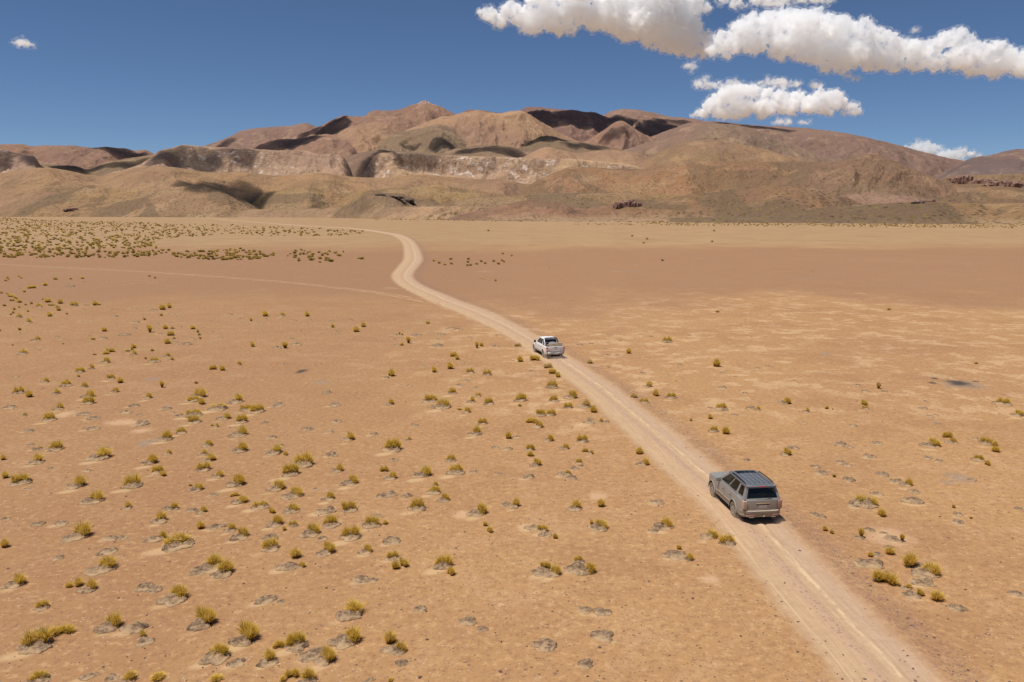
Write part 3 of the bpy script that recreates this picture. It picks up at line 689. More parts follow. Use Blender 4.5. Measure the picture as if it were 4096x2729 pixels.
cloud(21000, [(70,172,24,10),(100,174,30,12),(125,178,18,8),(48,168,12,5)], 0.03, 'small lone white cloud high at the left edge', seed=15, jitter=2)
cloud(23000, zz([(1120,5,30,12),(1170,15,34,16),(1200,25,20,12),(1260,8,44,14),(1330,4,50,12),(1500,4,34,10),(1440,0,40,10),(1550,6,24,8)]), 0.03,
      'thin cloud strip cut by the top edge between the two large cloud banks', seed=16, jitter=2)
cloud(20500, zz([(985,272,28,14),(1000,262,16,8)]), 0.02, 'faint torn wisp hanging below the gap between the two large clouds', seed=17, jitter=2)
cloud(20500, zz([(1660,325,24,10),(1640,315,20,8)]), 0.02, 'faint wisp under the middle of the widest cloud', seed=18, jitter=2)
cloud(20500, zz([(1905,125,16,8)]), 0.02, 'faint little wisp just above the widest cloud', seed=19, jitter=2)

# unseen clouds above the frame, shaped to throw shadow patches on the slopes
shadow_spots = [  # px, py, half width px, half height px
    (2290, 490, 170, 44), (2440, 480, 60, 24), (2190, 572, 100, 18), (2330, 588, 70, 9), (1950, 600, 110, 12), (1480, 650, 100, 40), (1640, 616, 100, 6),
    (640, 640, 60, 26), (750, 636, 110, 38), (930, 630, 90, 30), (500, 655, 130, 18), (330, 672, 60, 8), (1090, 592, 130, 14), (1330, 512, 56, 14), (1230, 545, 50, 10), (900, 577, 30, 8),
    (480, 612, 70, 16), (15, 635, 50, 26), (900, 752, 90, 12), (1010, 778, 50, 10), (2445, 548, 50, 12), (2640, 510, 80, 22), (2700, 490, 60, 10),
    (1640, 586, 50, 6), (1790, 596, 50, 6), (3010, 507, 110, 7), (210, 668, 70, 8), (1200, 566, 60, 8)]
shm = vol_mat('unseen_cloud_vapour', 0.017)
bpy.context.view_layer.update()
def hit(px, py):
    v = Vector(ray(px, py).tolist()).normalized(); best = None
    for o in (foothills, mountains):
        ok, loc, n_, i_ = o.ray_cast(Vector((0, 0, CAMH)), v)
        if ok and (best is None or loc.length < best.length): best = loc.copy()
    return best
for i, (px, py, hw, hh) in enumerate(shadow_spots):
    hs = [hit(px + dx * hw, py + dy * hh) for dx in (-0.6, 0, 0.6) for dy in (-0.8, -0.3, 0.3, 0.8)]
    hs = [h_ for h_ in hs if h_ is not None]
    if not hs: continue
    hs.sort(key=lambda h_: h_.xy.length)
    med = hs[len(hs) // 2].xy.length
    hs = [h_ for h_ in hs if abs(h_.xy.length - med) < 900]
    r_lo, r_hi = hs[0].xy.length, hs[-1].xy.length
    r = (r_lo + r_hi) / 2; b = min(max((r_hi - r_lo) / 2 * 1.1, 55), 700)
    az, te = azel(px, py)
    zc = sum(h_.z for h_ in hs) / len(hs)
    P = Vector((r * math.sin(az), r * math.cos(az), zc))
    base_z = max(2300.0, r * 0.42)
    C = P + SUNV * ((base_z - P.z) / SUNV.z)
    a = hw * 1.22 / FPX * r; b *= 1.15; rn = random.Random(100 + i)
    ca, sa = math.cos(-az), math.sin(-az); B = []
    for j in range(16):
        u = rn.uniform(-0.85, 0.85) if j else 0; v = rn.uniform(-0.6, 0.6) * math.sqrt(max(0, 1 - u * u)) if j else 0
        rr_ = b * rn.uniform(0.35, 0.6)
        x, y = a * u, b * v
        B.append((C.x + x * ca - y * sa, C.y + x * sa + y * ca, base_z + rn.uniform(0, 60), min(a * 0.35, rr_ * 2.2), rr_, min(rr_ * 0.5, 120)))
    me = puff_mesh('cloud', B, max(18, b / 8), b * 0.12, 2.2 / b)
    o = link('cloud', me, mat=shm)
    tag(o, 'unseen white cloud above the frame, shaped to shade the mountain slopes', 'cloud', 'unseen clouds shaped to shade the mountain range', 'thing')

# ------------------------------------------------------------------ grass tufts and soil mounds
TUFTS = []   # px, bottom py, w, h, kind, mound
def tl(ox, oy, txt):
    for e in txt.replace('\n', ' ').split(';'):
        f = e.split()
        if len(f) < 4: continue
        x, y, wd, h = map(float, f[:4]); k = f[4] if len(f) > 4 else 'R'; md = 'm' in f[5:] or k == 'm'
        if k == 'm': k = 'R'
        TUFTS.append((ox + x / 2.354, oy + y / 2.354, wd / 2.354, h / 2.354, k, md, 'p' in f[5:]))
tl(0, 1060, '''75 125 38 24 R;58 152 36 22 R;80 142 24 18 R;180 110 28 20 R;203 126 30 24 R;524 138 46 30 R;668 134 36 24 R;778 130 42 30 R;1405 110 32 26 R;1459 126 34 26 R;422 196 56 34 R;285 222 66 28 C;234 256 38 30 R;17 268 32 26 R;62 275 24 20;85 302 66 30 S;148 318 50 32 R;115 338 56 30;165 356 56 32 S;43 388 36 34;298 368 36 34;240 378 36 24;182 402 40 28;405 328 30 22;440 354 68 40 R;484 382 64 26;560 366 54 44;548 400 50 30;545 432 48 44 R p;690 388 58 48 C m;358 398 58 34 m;886 382 52 52 R;932 378 42 32;1523 424 68 52 R;1583 408 56 48;137 424 32 34;122 456 34 34;102 472 32 28;263 440 32 28;174 496 54 38 m;462 486 60 38;628 466 28 26;267 544 48 40 m;1522 478 34 36 T;1358 516 42 34;180 614 40 40;2 624 20 30;975 628 54 42;1410 636 64 62 T;1552 604 56 38;1622 600 42 26;1815 606 64 38;1862 636 30 44;1878 662 34 30;1886 696 26 34;1600 668 56 40 C;1638 694 42 28;1570 744 74 48 R;347 710 54 38 m;874 702 54 30 R p;1258 786 56 46;1244 798 38 36;1200 812 58 24;1033 824 66 40 C;990 842 68 30;895 846 40 24;221 836 74 46 R m;1436 812 36 36 m;1264 846 48 40 m;120 758 24 20 m;594 745 22 18 m;1578 862 44 42 m;1614 898 40 46 m;1370 886 28 32 m;1440 916 74 44 C m;990 922 68 54 S m;862 978 50 48 m;740 1012 74 42 C m;740 1054 30 36 m;1035 1074 62 56 C m;1130 1114 72 64 R;430 1104 50 44 m;610 1140 78 58 C m;783 1154 60 52 S m;165 1208 80 74 C m;248 1248 80 66 S;530 1214 64 46 m;1075 1200 62 58 S m;1523 1156 50 58 T;1848 1116 36 34 m;825 1244 86 66 S m;820 1310 90 76 C m;1390 1256 62 66 S m;1860 1250 118 90 S m;1805 1286 96 46 C m;1880 1316 76 60 S;2243 1292 88 82 R m;2252 942 44 50 m;1998 988 60 40 C;2090 996 58 52 R;548 1356 70 72 S m''')
tl(1000, 1060, '''12 528 32 42;14 772 56 60;140 486 74 48 R;304 482 48 36 m;541 486 58 52 R;777 590 42 44;1065 586 54 52;996 632 74 50 R;1408 654 20 36 T;1432 660 22 30 T;1674 556 34 20 R p;1492 738 48 54 T;1432 758 46 36;323 786 58 52 T;2138 784 42 52 T;2180 768 46 52;1916 866 64 56 C;1956 894 54 48;1885 982 80 62 R;1734 1014 62 52 R;2072 1018 62 58 C m;2234 1040 70 54 C m;1320 1050 84 82 S;1900 1212 70 60 C m;2150 1240 52 52 C m;1702 1288 102 68 C m;2092 1290 54 52 m;2245 1310 72 58 C m;1320 1314 64 60 S m;1815 1344 120 74 C m;2045 1390 64 68 S m;1975 1366 46 28;55 1388 110 70 C m;2180 128 24 12;2202 136 12 8;2313 152 40 26''')
tl(2000, 1060, '''170 770 58 32 C x p;192 914 68 54 R;330 904 86 54 C;456 974 78 46 C x p;495 1026 90 54;548 1062 56 52;491 1160 96 66 C m;195 1282 100 70 C m;506 1284 74 52 C m;681 1256 96 80 S m;645 1350 72 52 C m;188 1330 40 40 m;1580 730 74 50 C m;1210 836 62 48 R;2046 960 90 74 R;850 930 66 38 R p;2045 444 14 12;2306 514 14 8;1404 1150 70 52 R m;1462 1236 78 72 S;1620 1254 72 50 C m;1362 1300 72 44 C m;1265 1256 78 48 R p;2093 1368 92 72 C m;1660 1094 20 12;885 1394 78 66 R;820 1340 90 70 R m p;98 288 10 8;1050 276 8 5;468 28 16 8''')
tl(3000, 1060, '''1313 424 42 30 R;2130 932 36 26 R p;1210 1166 52 52 T p;350 1308 84 62 S m;85 1368 42 50 m;1080 1322 70 50 S;1090 1356 60 30 C m;725 1356 44 38 m;778 1362 22 22;548 1386 44 46 m;575 60 20 8;600 60 16 8''')
tl(0, 1600, '''228 150 38 50 S m;448 194 92 70 C m;1810 148 118 58 C m;1815 214 90 66 C m;2045 90 142 56 C m;2120 180 84 58 S m;2310 100 94 56 C m;2268 212 90 68 C m;2265 334 106 86 S m;1998 244 34 30;2036 254 40 46 S m;1696 314 74 66 C m;1565 372 104 82 R m;1952 434 78 56 S m;2262 486 106 100 S m;1595 510 54 52 m;1412 600 106 96 S m;965 550 152 98 R m;515 470 102 76 C m;380 456 38 30 m;352 590 98 78 R m;20 568 56 80 R;1918 516 60 48 m;1975 572 92 66 S m;1908 664 106 76 C m;2052 726 86 60 S m;1470 690 92 64 C m;1522 720 64 78 S;30 742 72 78 R;170 788 130 90 C m;720 818 122 124 S m;1225 820 138 102 C m;2225 806 128 116 S m;1795 808 40 30;1850 850 94 70 S m;875 958 132 102 S m;1205 1018 78 66 R m;1638 1028 74 76 m;1905 1060 66 80 S m;2200 912 80 40 C;2265 970 110 70 S m;1520 1144 112 104 R m;1890 1220 90 96 R;2180 1228 76 86 m;2270 1292 110 102 S m;730 1298 170 148 S m;1530 1310 80 82 R;1645 1380 216 112 C m;30 1396 90 150 R''')
tl(1000, 1600, '''935 378 88 98 S m;1497 380 38 52 m;1340 474 128 98 C m;2192 228 74 62 C m;2138 324 92 76 R m;245 502 108 76 R m;325 524 50 60 S;497 620 160 120 C m;370 708 132 100 C m;832 674 84 94 S m;963 790 104 104 S m;1262 678 70 60 C;1335 742 80 90 S m;1640 716 122 98 S m;1892 578 80 56 C m;1940 692 120 84 C m;255 846 126 96 S m;425 910 136 98 S m;745 936 82 104 S m;1750 808 46 56 m;1732 880 100 64 C m;1838 948 84 96 S m;925 1046 118 106 C m;1572 1030 122 94 C m;85 1015 120 60 C m;198 1070 64 94 S;400 1050 104 80 S m;2172 1076 118 104 S m;2250 1250 66 80 S;2215 1190 50 54;242 1178 106 92 S m;745 1184 120 88 C m;325 1232 50 66;400 1190 70 50 C m;585 1264 130 110 S m;1150 1190 120 100 C m;1270 1175 60 40;945 1302 142 122 C m''')
tl(2000, 1600, '''385 146 80 68 C m;485 146 80 64 C m;300 222 110 50 C;370 260 84 90 S m;82 368 72 86 R;470 388 76 80 S m;780 396 88 66 C m;615 462 66 62 S m;285 474 70 66 C m;290 534 80 48 R;350 618 80 82 S m;745 598 56 60 C m;800 492 56 36 C;860 510 46 54 S m;1316 516 88 68 R;1365 614 80 76 S m;640 704 60 46 S m;955 208 40 44 m;145 1008 84 86 R m;738 1030 104 90 R m;966 1012 94 106 R;405 1240 90 60 C m;523 1310 56 76 R;955 1216 140 98 S m;860 1170 44 52;1566 1204 130 94 S m;2000 1300 120 80 S m;2145 1364 134 92 C m;1690 1410 50 50;1800 196 40 36 m;1990 182 56 50;2018 300 66 52 C m;2135 326 86 70 R''')
tl(3096, 1600, '''2182 44 100 60 C m;2320 150 80 55 S m;130 520 80 70 S m;1520 438 118 76 S m;1645 360 84 56 C;1700 410 70 80 S m;2020 415 96 60 C m;2090 440 60 50;2103 494 82 60 R;1937 572 76 50 C m;2015 618 60 62 S;568 726 36 42 m;1045 690 34 20 m;1275 808 80 80 S m;895 994 170 86 C m;1015 1100 90 74 S;1325 845 20 14 m;1693 1016 36 48 m;1855 1118 36 30 m;495 1240 60 56;550 1262 46 54;825 1300 64 96 T m;1205 1336 50 82 T m;1145 1290 24 16''')
tl(0, 2129, '''972 355 172 126 S m;155 502 120 112 S m;640 525 70 52;715 520 100 80 R;830 550 116 100 S m;380 720 96 64 C m;1030 906 156 190 S m;320 1090 210 170 C m;550 980 190 90 C;1335 995 70 70 m;1650 640 170 140 S m;1905 880 190 215 S m;2010 330 160 115 R m;2115 395 164 125 R m;2035 1190 180 115 C m;2308 1030 200 185 S m;330 1412 150 85 C m;1205 1412 130 95 R m;1450 1412 150 66 R;2040 1412 140 40 R''')
tl(1000, 2129, '''175 168 140 96 C m;435 250 130 106 R;480 334 66 90 S m;732 198 120 124 S m;1105 192 90 82 S m;1340 250 100 66 C m;1440 330 90 100 S;1370 354 90 80 R;1820 330 150 98 C m;1880 408 90 110 S;980 785 200 130 R m;935 1045 185 155 S m;1330 1060 140 140 R;1420 1132 110 140 S m;415 1085 155 130 C m;258 1100 110 66 C;185 1225 120 130 R m;718 1225 150 160 S m;390 1380 120 84 C;545 1412 150 120 R m;300 1412 80 50;1315 1412 60 36''')
tl(2000, 2129, '''430 350 90 75 C;515 405 110 100 S m;740 280 80 55 C m;845 390 120 125 S m;1690 165 46 44;1785 265 80 100 S m''')
tl(3096, 2129, '''1120 222 110 80 R;910 236 60 46;1285 340 150 145 R;1490 410 170 130 S m;1070 500 190 125 C;1275 535 66 46 m;1385 600 72 96 S;1580 665 150 110 R;1180 510 40 40''')
MOUNDS = []
def ml(ox, oy, txt):
    for e in txt.replace('\n', ' ').split(';'):
        f = e.split()
        if len(f) < 4: continue
        x, y, wd, h = map(float, f[:4]); MOUNDS.append((ox + x / 2.354, oy + y / 2.354, wd / 2.354, h / 2.354))
ml(0, 1060, '''172 221 30 8;575 182 34 8;640 203 80 14;1175 182 40 12;1020 190 50 10;902 176 24 12;1573 129 30 10;1008 160 26 8;780 160 34 10;800 381 50 10;778 418 34 14;1050 419 40 12;1240 411 56 14;1440 427 70 12;1605 458 46 10;1187 450 26 12;1055 487 74 16;765 536 34 12;508 461 26 12;390 426 34 12;298 491 28 12;255 565 26 14;178 641 34 18;62 666 32 18;447 645 46 22;518 678 50 20;597 698 46 18;498 713 24 14;853 633 40 16;845 663 28 12;955 690 80 22;1160 658 100 20;1270 538 60 18;1470 554 40 18;1460 597 42 16;1255 596 46 18;1080 560 26 10;1505 647 56 16;1690 580 40 18;1600 700 40 18;1640 726 56 20;1740 746 110 20;1815 702 50 14;2068 670 36 20;2103 694 30 16;2000 628 30 14;2288 646 26 14;1975 523 28 12;2058 541 34 16;2140 468 70 20;2303 467 40 14;2258 503 28 10;305 776 46 18;132 1048 62 30;378 1163 40 20;365 798 30 14;1595 543 40 14;1345 462 36 14;1660 490 40 18;1910 592 30 14''')
ml(1000, 1060, '''765 528 50 20;710 565 40 22;745 586 34 12;55 536 46 16;140 504 34 16;410 523 50 14;940 517 54 18;555 512 36 18;540 553 30 16;820 622 44 22;663 640 34 24;480 622 38 18;500 653 34 22;798 652 44 14;385 693 48 20;430 744 90 36;245 782 80 22;80 660 24 18;120 643 26 12;192 592 24 12;326 928 48 24;1265 1055 70 40;1495 1134 44 22;712 1198 82 34;1350 654 60 22;1345 695 46 20;1565 660 90 30;1765 762 110 24;1770 695 30 22;1385 754 56 14;1410 684 34 16;1900 600 100 20;1800 655 80 20;1970 608 60 14;2315 660 40 16;2310 755 70 44;2065 682 40 14;1640 958 50 14;1800 1045 26 16;1995 918 46 16;1975 1130 70 26;2130 1150 46 26;2025 1090 60 24;260 1310 80 30;215 1330 50 30;790 1312 90 42''')
ml(2000, 1060, '''1130 712 36 16;750 752 60 14;1022 658 44 12;1790 664 40 14;1005 850 60 20;1100 845 40 18;1018 965 44 20;1345 1015 50 26;1315 1068 20 8;1585 1042 30 10;2220 1046 34 22;2100 1008 46 26;2100 1155 80 30;2310 1200 50 30;1975 1348 60 26;300 1000 46 16;115 902 40 12;1153 1186 20 12;2340 1350 40 22;1715 1074 30 12;860 742 50 14;1700 938 40 14;1505 983 30 14;1420 672 40 14;990 792 40 14''')
ml(3000, 1060, '''727 1155 46 20;1015 1134 64 18;1095 1188 70 24;1270 1193 66 20;1665 1280 46 28;1650 1348 70 32;180 957 60 14;20 1345 80 36;415 1088 40 12;75 975 60 16;25 1001 40 8;1410 1388 30 14''')
ml(0, 1600, '''55 70 120 48;765 133 110 36;870 173 110 28;250 291 90 36;850 272 130 32;1245 54 90 34;1165 118 100 34;1305 140 60 20;1540 80 100 36;1608 121 50 20;1673 150 92 34;1300 226 140 48;272 425 70 22;320 465 90 30;472 638 48 26;805 664 64 34;245 838 60 20;35 1120 70 40;330 1175 140 40;540 1165 120 60;1000 1300 120 70;1120 1295 100 60;1995 895 90 34;990 450 50 20;1550 1010 80 50;1790 1040 100 50;2030 1195 160 50;1430 1320 180 60''')
ml(1000, 1600, '''240 50 120 44;785 45 110 44;530 275 100 38;810 205 90 34;140 216 60 16;1545 232 72 44;1155 322 80 34;190 348 90 48;285 428 70 36;765 515 110 50;750 303 70 22;1350 560 80 48;1465 374 42 30;2100 678 80 36;2340 690 60 36;2310 440 70 50;605 845 64 24;1280 895 190 60;1480 905 110 30;700 1050 180 60;1190 1080 70 50;175 1300 130 60;680 1300 80 50;1320 1325 150 80''')
ml(2000, 1600, '''1480 965 130 60;265 725 110 44;600 700 110 50;680 730 90 50;700 645 80 34;840 212 100 34;1010 205 60 34;155 350 70 26;80 458 80 24;2215 140 60 24;2330 565 70 30;760 620 50 24;55 980 100 60;300 1205 140 50;430 1270 110 50;1450 1220 90 80;850 180 60 20''')
ml(3096, 1600, '''1422 77 70 26;1475 157 80 22;1535 145 50 20;1545 218 60 34;300 212 50 28;195 452 100 34;640 420 110 40;715 440 70 30;985 402 90 48;910 532 120 40;640 585 80 40;700 610 80 40;405 630 80 36;470 690 120 50;718 748 120 60;1040 700 110 50;1170 765 110 50;985 885 110 34;1340 865 100 44;1335 955 180 64;760 990 110 44;390 1075 80 40;460 1095 90 50;1560 575 70 30;1465 545 80 34;1910 365 60 28;1745 1080 90 40;1750 1150 110 50;915 1225 90 44;1045 1255 70 24;1130 1310 120 60;2320 1020 70 40;1880 755 80 30;755 235 70 50;1100 1390 90 30''')
ml(0, 2129, '''520 240 100 60;990 185 165 60;1340 520 150 90;1430 540 130 90;1220 910 230 100;1340 1040 160 70;810 1360 150 70;1035 1375 120 80;2200 1235 160 90;1860 370 180 80;350 950 120 60''')
ml(1000, 2129, '''185 45 100 50;1320 85 150 80;1035 445 150 90;1150 450 90 50;140 640 190 80;280 655 70 40;1600 725 115 60;2050 845 170 80;2190 905 100 80;1420 1200 110 150;1320 1110 180 90;560 1160 240 130;340 330 190 80;1110 1400 130 40''')
ml(2000, 2129, '''400 380 170 100;720 340 200 130;1660 215 200 90;800 720 130 110;970 750 160 90;970 970 200 140;430 1060 200 110;450 1100 110 70;815 1240 140 110;920 1412 60 20''')
ml(3096, 2129, '''930 300 240 110;980 215 100 50;1425 480 200 70;1330 590 140 90;1755 715 150 70;1610 690 50 30;2310 570 120 90;1380 320 140 60''')

gmat = NT('bunchgrass', 0.75)
gc = gmat.attr('Col'); tr = gmat.n('ShaderNodeBsdfTranslucent'); gmat.l(gc, tr.inputs[0]); gmat.base(gc)
mx = gmat.n('ShaderNodeMixShader'); mx.inputs[0].default_value = 0.5
gmat.l(gmat.b.outputs[0], mx.inputs[1]); gmat.l(tr.outputs[0], mx.inputs[2]); gmat.l(mx.outputs[0], gmat.out.inputs[0])

def tuft_geo(kind, seed, nbl, pale=False, wide=0.017):
    rn = np.random.RandomState(seed); V = []; F = []; C = []; k = 0
    # a tuft is a handful of sprays, strung round a ring or bunched together
    sprays = []
    if kind in 'CS':
        a0, a1 = ((-5, 185) if kind == 'C' else (-62, 128)); n = rn.randint(6, 10)
        for i in range(n):
            an = math.radians(a0 + (a1 - a0) * (i + rn.uniform(0.15, 0.85)) / n)
            rad = 0.34 + rn.normal(0, 0.03)
            sprays.append((rad * math.cos(an) * (0.92 if kind == 'C' else 0.72), rad * math.sin(an) * 0.8 - (0.12 if kind == 'C' else 0.05), rn.uniform(0.055, 0.10), rn.uniform(0.6, 1.12), rn.rand()))
    elif kind == 'T':
        for i in range(rn.randint(2, 4)): sprays.append((rn.normal(0, 0.07), rn.normal(0, 0.05), rn.uniform(0.07, 0.11), rn.uniform(1.5, 2.0), rn.rand()))
    else:
        for i in range(rn.randint(4, 8)):
            a = rn.uniform(0, 6.28); r_ = 0.20 * math.sqrt(rn.rand()); sprays.append((r_ * math.cos(a), r_ * math.sin(a), rn.uniform(0.07, 0.13), rn.uniform(0.8, 1.25), rn.rand()))
    per = max(nbl // len(sprays), 8)
    for (sx, sy, sr, sl_, st_) in sprays:
        for b in range(int(per * (0.6 + 0.6 * sl_ / (2 if kind == 'T' else 1.1)))):
            a = rn.uniform(0, 6.28); q = math.sqrt(rn.rand()); x0 = sx + sr * q * math.cos(a); y0 = sy + sr * q * math.sin(a)
            lean = q * (0.95 if kind != 'T' else 0.45) + abs(rn.normal(0, 0.12)); la = a + rn.normal(0, 0.3)
            L = sl_ * 0.40 * rn.uniform(0.65, 1.12) * (1 - 0.15 * q)
            lx, ly = math.cos(la) * math.sin(lean), math.sin(la) * math.sin(lean); lz = math.cos(min(lean, 1.35))
            wv = wide * rn.uniform(0.6, 1.3); pa = rn.uniform(0, math.pi); px_, py_ = math.cos(pa) * wv, math.sin(pa) * wv
            m = (x0 + lx * L * .45, y0 + ly * L * .45, max(lz * L * .58, 0.02)); t_ = (x0 + lx * L * 1.3, y0 + ly * L * 1.3, max(lz * L * 1.0, .015))
            V += [(x0 - px_, y0 - py_, 0), (x0 + px_, y0 + py_, 0), (m[0] + px_ * .85, m[1] + py_ * .85, m[2]), (m[0] - px_ * .85, m[1] - py_ * .85, m[2]), (t_[0] + px_ * .12, t_[1] + py_ * .12, t_[2]), (t_[0] - px_ * .12, t_[1] - py_ * .12, t_[2])]
            F += [(k, k + 1, k + 2, k + 3), (k + 3, k + 2, k + 4, k + 5)]; k += 6
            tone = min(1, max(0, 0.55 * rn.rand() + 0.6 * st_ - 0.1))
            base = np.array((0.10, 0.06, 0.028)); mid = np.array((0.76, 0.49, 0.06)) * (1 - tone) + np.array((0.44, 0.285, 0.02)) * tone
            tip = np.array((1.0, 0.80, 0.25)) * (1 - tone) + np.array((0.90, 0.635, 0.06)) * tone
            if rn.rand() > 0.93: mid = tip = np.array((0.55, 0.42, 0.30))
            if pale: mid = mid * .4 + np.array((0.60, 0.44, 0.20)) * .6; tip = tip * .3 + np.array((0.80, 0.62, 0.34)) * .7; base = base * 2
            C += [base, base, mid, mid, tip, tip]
    return np.array(V), np.array(F), np.array(C)
def tuft_mesh(kind, seed, nbl, pale=False):
    V, F, C = tuft_geo(kind, seed, nbl, pale)
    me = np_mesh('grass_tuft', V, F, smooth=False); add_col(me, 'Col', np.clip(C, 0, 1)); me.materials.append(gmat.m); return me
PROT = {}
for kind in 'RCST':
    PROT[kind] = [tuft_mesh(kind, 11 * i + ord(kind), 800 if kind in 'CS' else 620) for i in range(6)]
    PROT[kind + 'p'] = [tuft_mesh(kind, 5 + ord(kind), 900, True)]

mm = NT('crusted_soil', 0.97)
po = mm.objc(); pw = mm.pos()
n1 = mm.noise(pw, 2.2, 6, 0.7); n2 = mm.noise(pw, 7.0, 5, 0.7)
sp3 = mm.n('ShaderNodeSeparateXYZ'); mm.l(po, sp3.inputs[0])
# the crust is dark where it stands up and is buried by blown sand towards the near side
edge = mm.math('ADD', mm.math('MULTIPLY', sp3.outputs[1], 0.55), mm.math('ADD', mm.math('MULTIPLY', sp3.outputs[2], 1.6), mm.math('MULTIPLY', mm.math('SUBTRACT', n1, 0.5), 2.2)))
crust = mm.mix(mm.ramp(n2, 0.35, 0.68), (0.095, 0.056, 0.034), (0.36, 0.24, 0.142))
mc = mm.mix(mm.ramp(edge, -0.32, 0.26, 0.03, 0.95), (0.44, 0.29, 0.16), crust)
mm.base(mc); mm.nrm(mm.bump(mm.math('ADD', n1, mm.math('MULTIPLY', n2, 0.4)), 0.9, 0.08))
def sst(a, b, x):
    t = min(max((x - a) / (b - a), 0), 1); return t * t * (3 - 2 * t)
def mound_mesh(seed, crescent):
    bm = bmesh.new(); bmesh.ops.create_uvsphere(bm, u_segments=36, v_segments=22, radius=1.0)
    V = np.array([v.co[:] for v in bm.verts]); F = [[v.index for v in f.verts] for f in bm.faces]; bm.free()
    out = []
    for v in V:
        a = math.atan2(v[1], v[0]); q = Vector((math.cos(a) * 1.3, math.sin(a) * 1.3, seed * 3.7))
        rr = 0.46 * (1 + 0.42 * mnoise.noise(q) + 0.22 * mnoise.noise(q * 2.7))
        x, y = v[0] * rr, v[1] * rr; z = v[2]
        z = math.copysign(abs(z) ** 0.7, z)
        z = z * 0.15 * (1 + 0.7 * mnoise.noise(Vector((x * 5, y * 5, seed * 1.3)))) if z > 0 else z * 0.05
        if z > 0:
            z += 0.035 * mnoise.noise(Vector((x * 13, y * 13, seed * 2.9)))
            z *= 0.55 + 0.75 * sst(-0.5, 0.35, y)
            if crescent:
                z *= 1 - 0.75 * math.exp(-(((x + 0.05) / 0.26) ** 2 + ((y + 0.16) / 0.24) ** 2))
        out.append((x, y, z - 0.004))
    me = bpy.data.meshes.new('soil_mound'); me.from_pydata(out, [], F); me.polygons.foreach_set('use_smooth', [True] * len(F)); me.materials.append(mm.m); me.update(); return me
def sst(a, b, x):
    t = min(max((x - a) / (b - a), 0), 1); return t * t * (3 - 2 * t)
MP = [mound_mesh(i, i % 2 == 1) for i in range(10)]

BANDS = [(1010, 'level with the top of the road bend'), (1130, 'level with the upper road bend'), (1190, 'just below the faint side track'), (1240, 'well above the white pickup'), (1290, 'just above the pickup'),
         (1350, 'level with the pickup roof'), (1420, 'level with the pickup tailgate'), (1480, 'just below the pickup'), (1545, 'level with the black scorch patch'), (1610, 'a step below the scorch patch'),
         (1680, 'midway between pickup and grey car'), (1750, 'well above the grey car'), (1820, 'a step above the grey car'), (1885, 'level with the grey car bonnet'), (1950, 'level with the grey car roof'),
         (2010, 'level with the grey car doors'), (2080, 'level with the grey car bumper'), (2150, 'just below the grey car'), (2230, 'a step below the grey car'), (2310, 'in the fifth row up'),
         (2400, 'in the fourth row up'), (2500, 'in the third row up'), (2610, 'in the second row up'), (9999, 'along the bottom edge')]
ORD = 'first second third fourth fifth sixth seventh eighth ninth tenth eleventh twelfth thirteenth fourteenth fifteenth sixteenth seventeenth eighteenth nineteenth twentieth'.split()
ORD += ['twenty-' + w_ for w_ in ORD[:9]] + ['thirtieth'] + ['thirty-' + w_ for w_ in ORD[:9]]
def place_words(items):
    """[(px, py)] -> a phrase each: rank across its row, and the row told by what it is level with"""
    out = [None] * len(items); rows = {}
    for i, (x, y) in enumerate(items):
        bnd = next(w_ for lim, w_ in BANDS if y < lim)
        road_x = (interp_y(RL, y) + interp_y(RR, y)) / 2 if y > 965 else 1500
        rows.setdefault((bnd, x < road_x), []).append((x, i))
    for (bnd, left), L in rows.items():
        for k, (x, i) in enumerate(sorted(L)):
            out[i] = ORD[k] + (' from the left edge, ' if left else ' right of the track, ') + bnd
    return out
def size_word(wm): return 'tiny' if wm < 0.45 else 'small' if wm < 0.75 else 'mid-sized' if wm < 1.15 else 'broad'
SHAPE = {'R': 'rounded', 'C': 'crescent', 'S': 'half-ring', 'T': 'upright'}
TUFTS.sort(key=lambda t: -t[2] * t[3])
left_over = []
PW = place_words([(t[0], t[1]) for t in TUFTS[:300]])
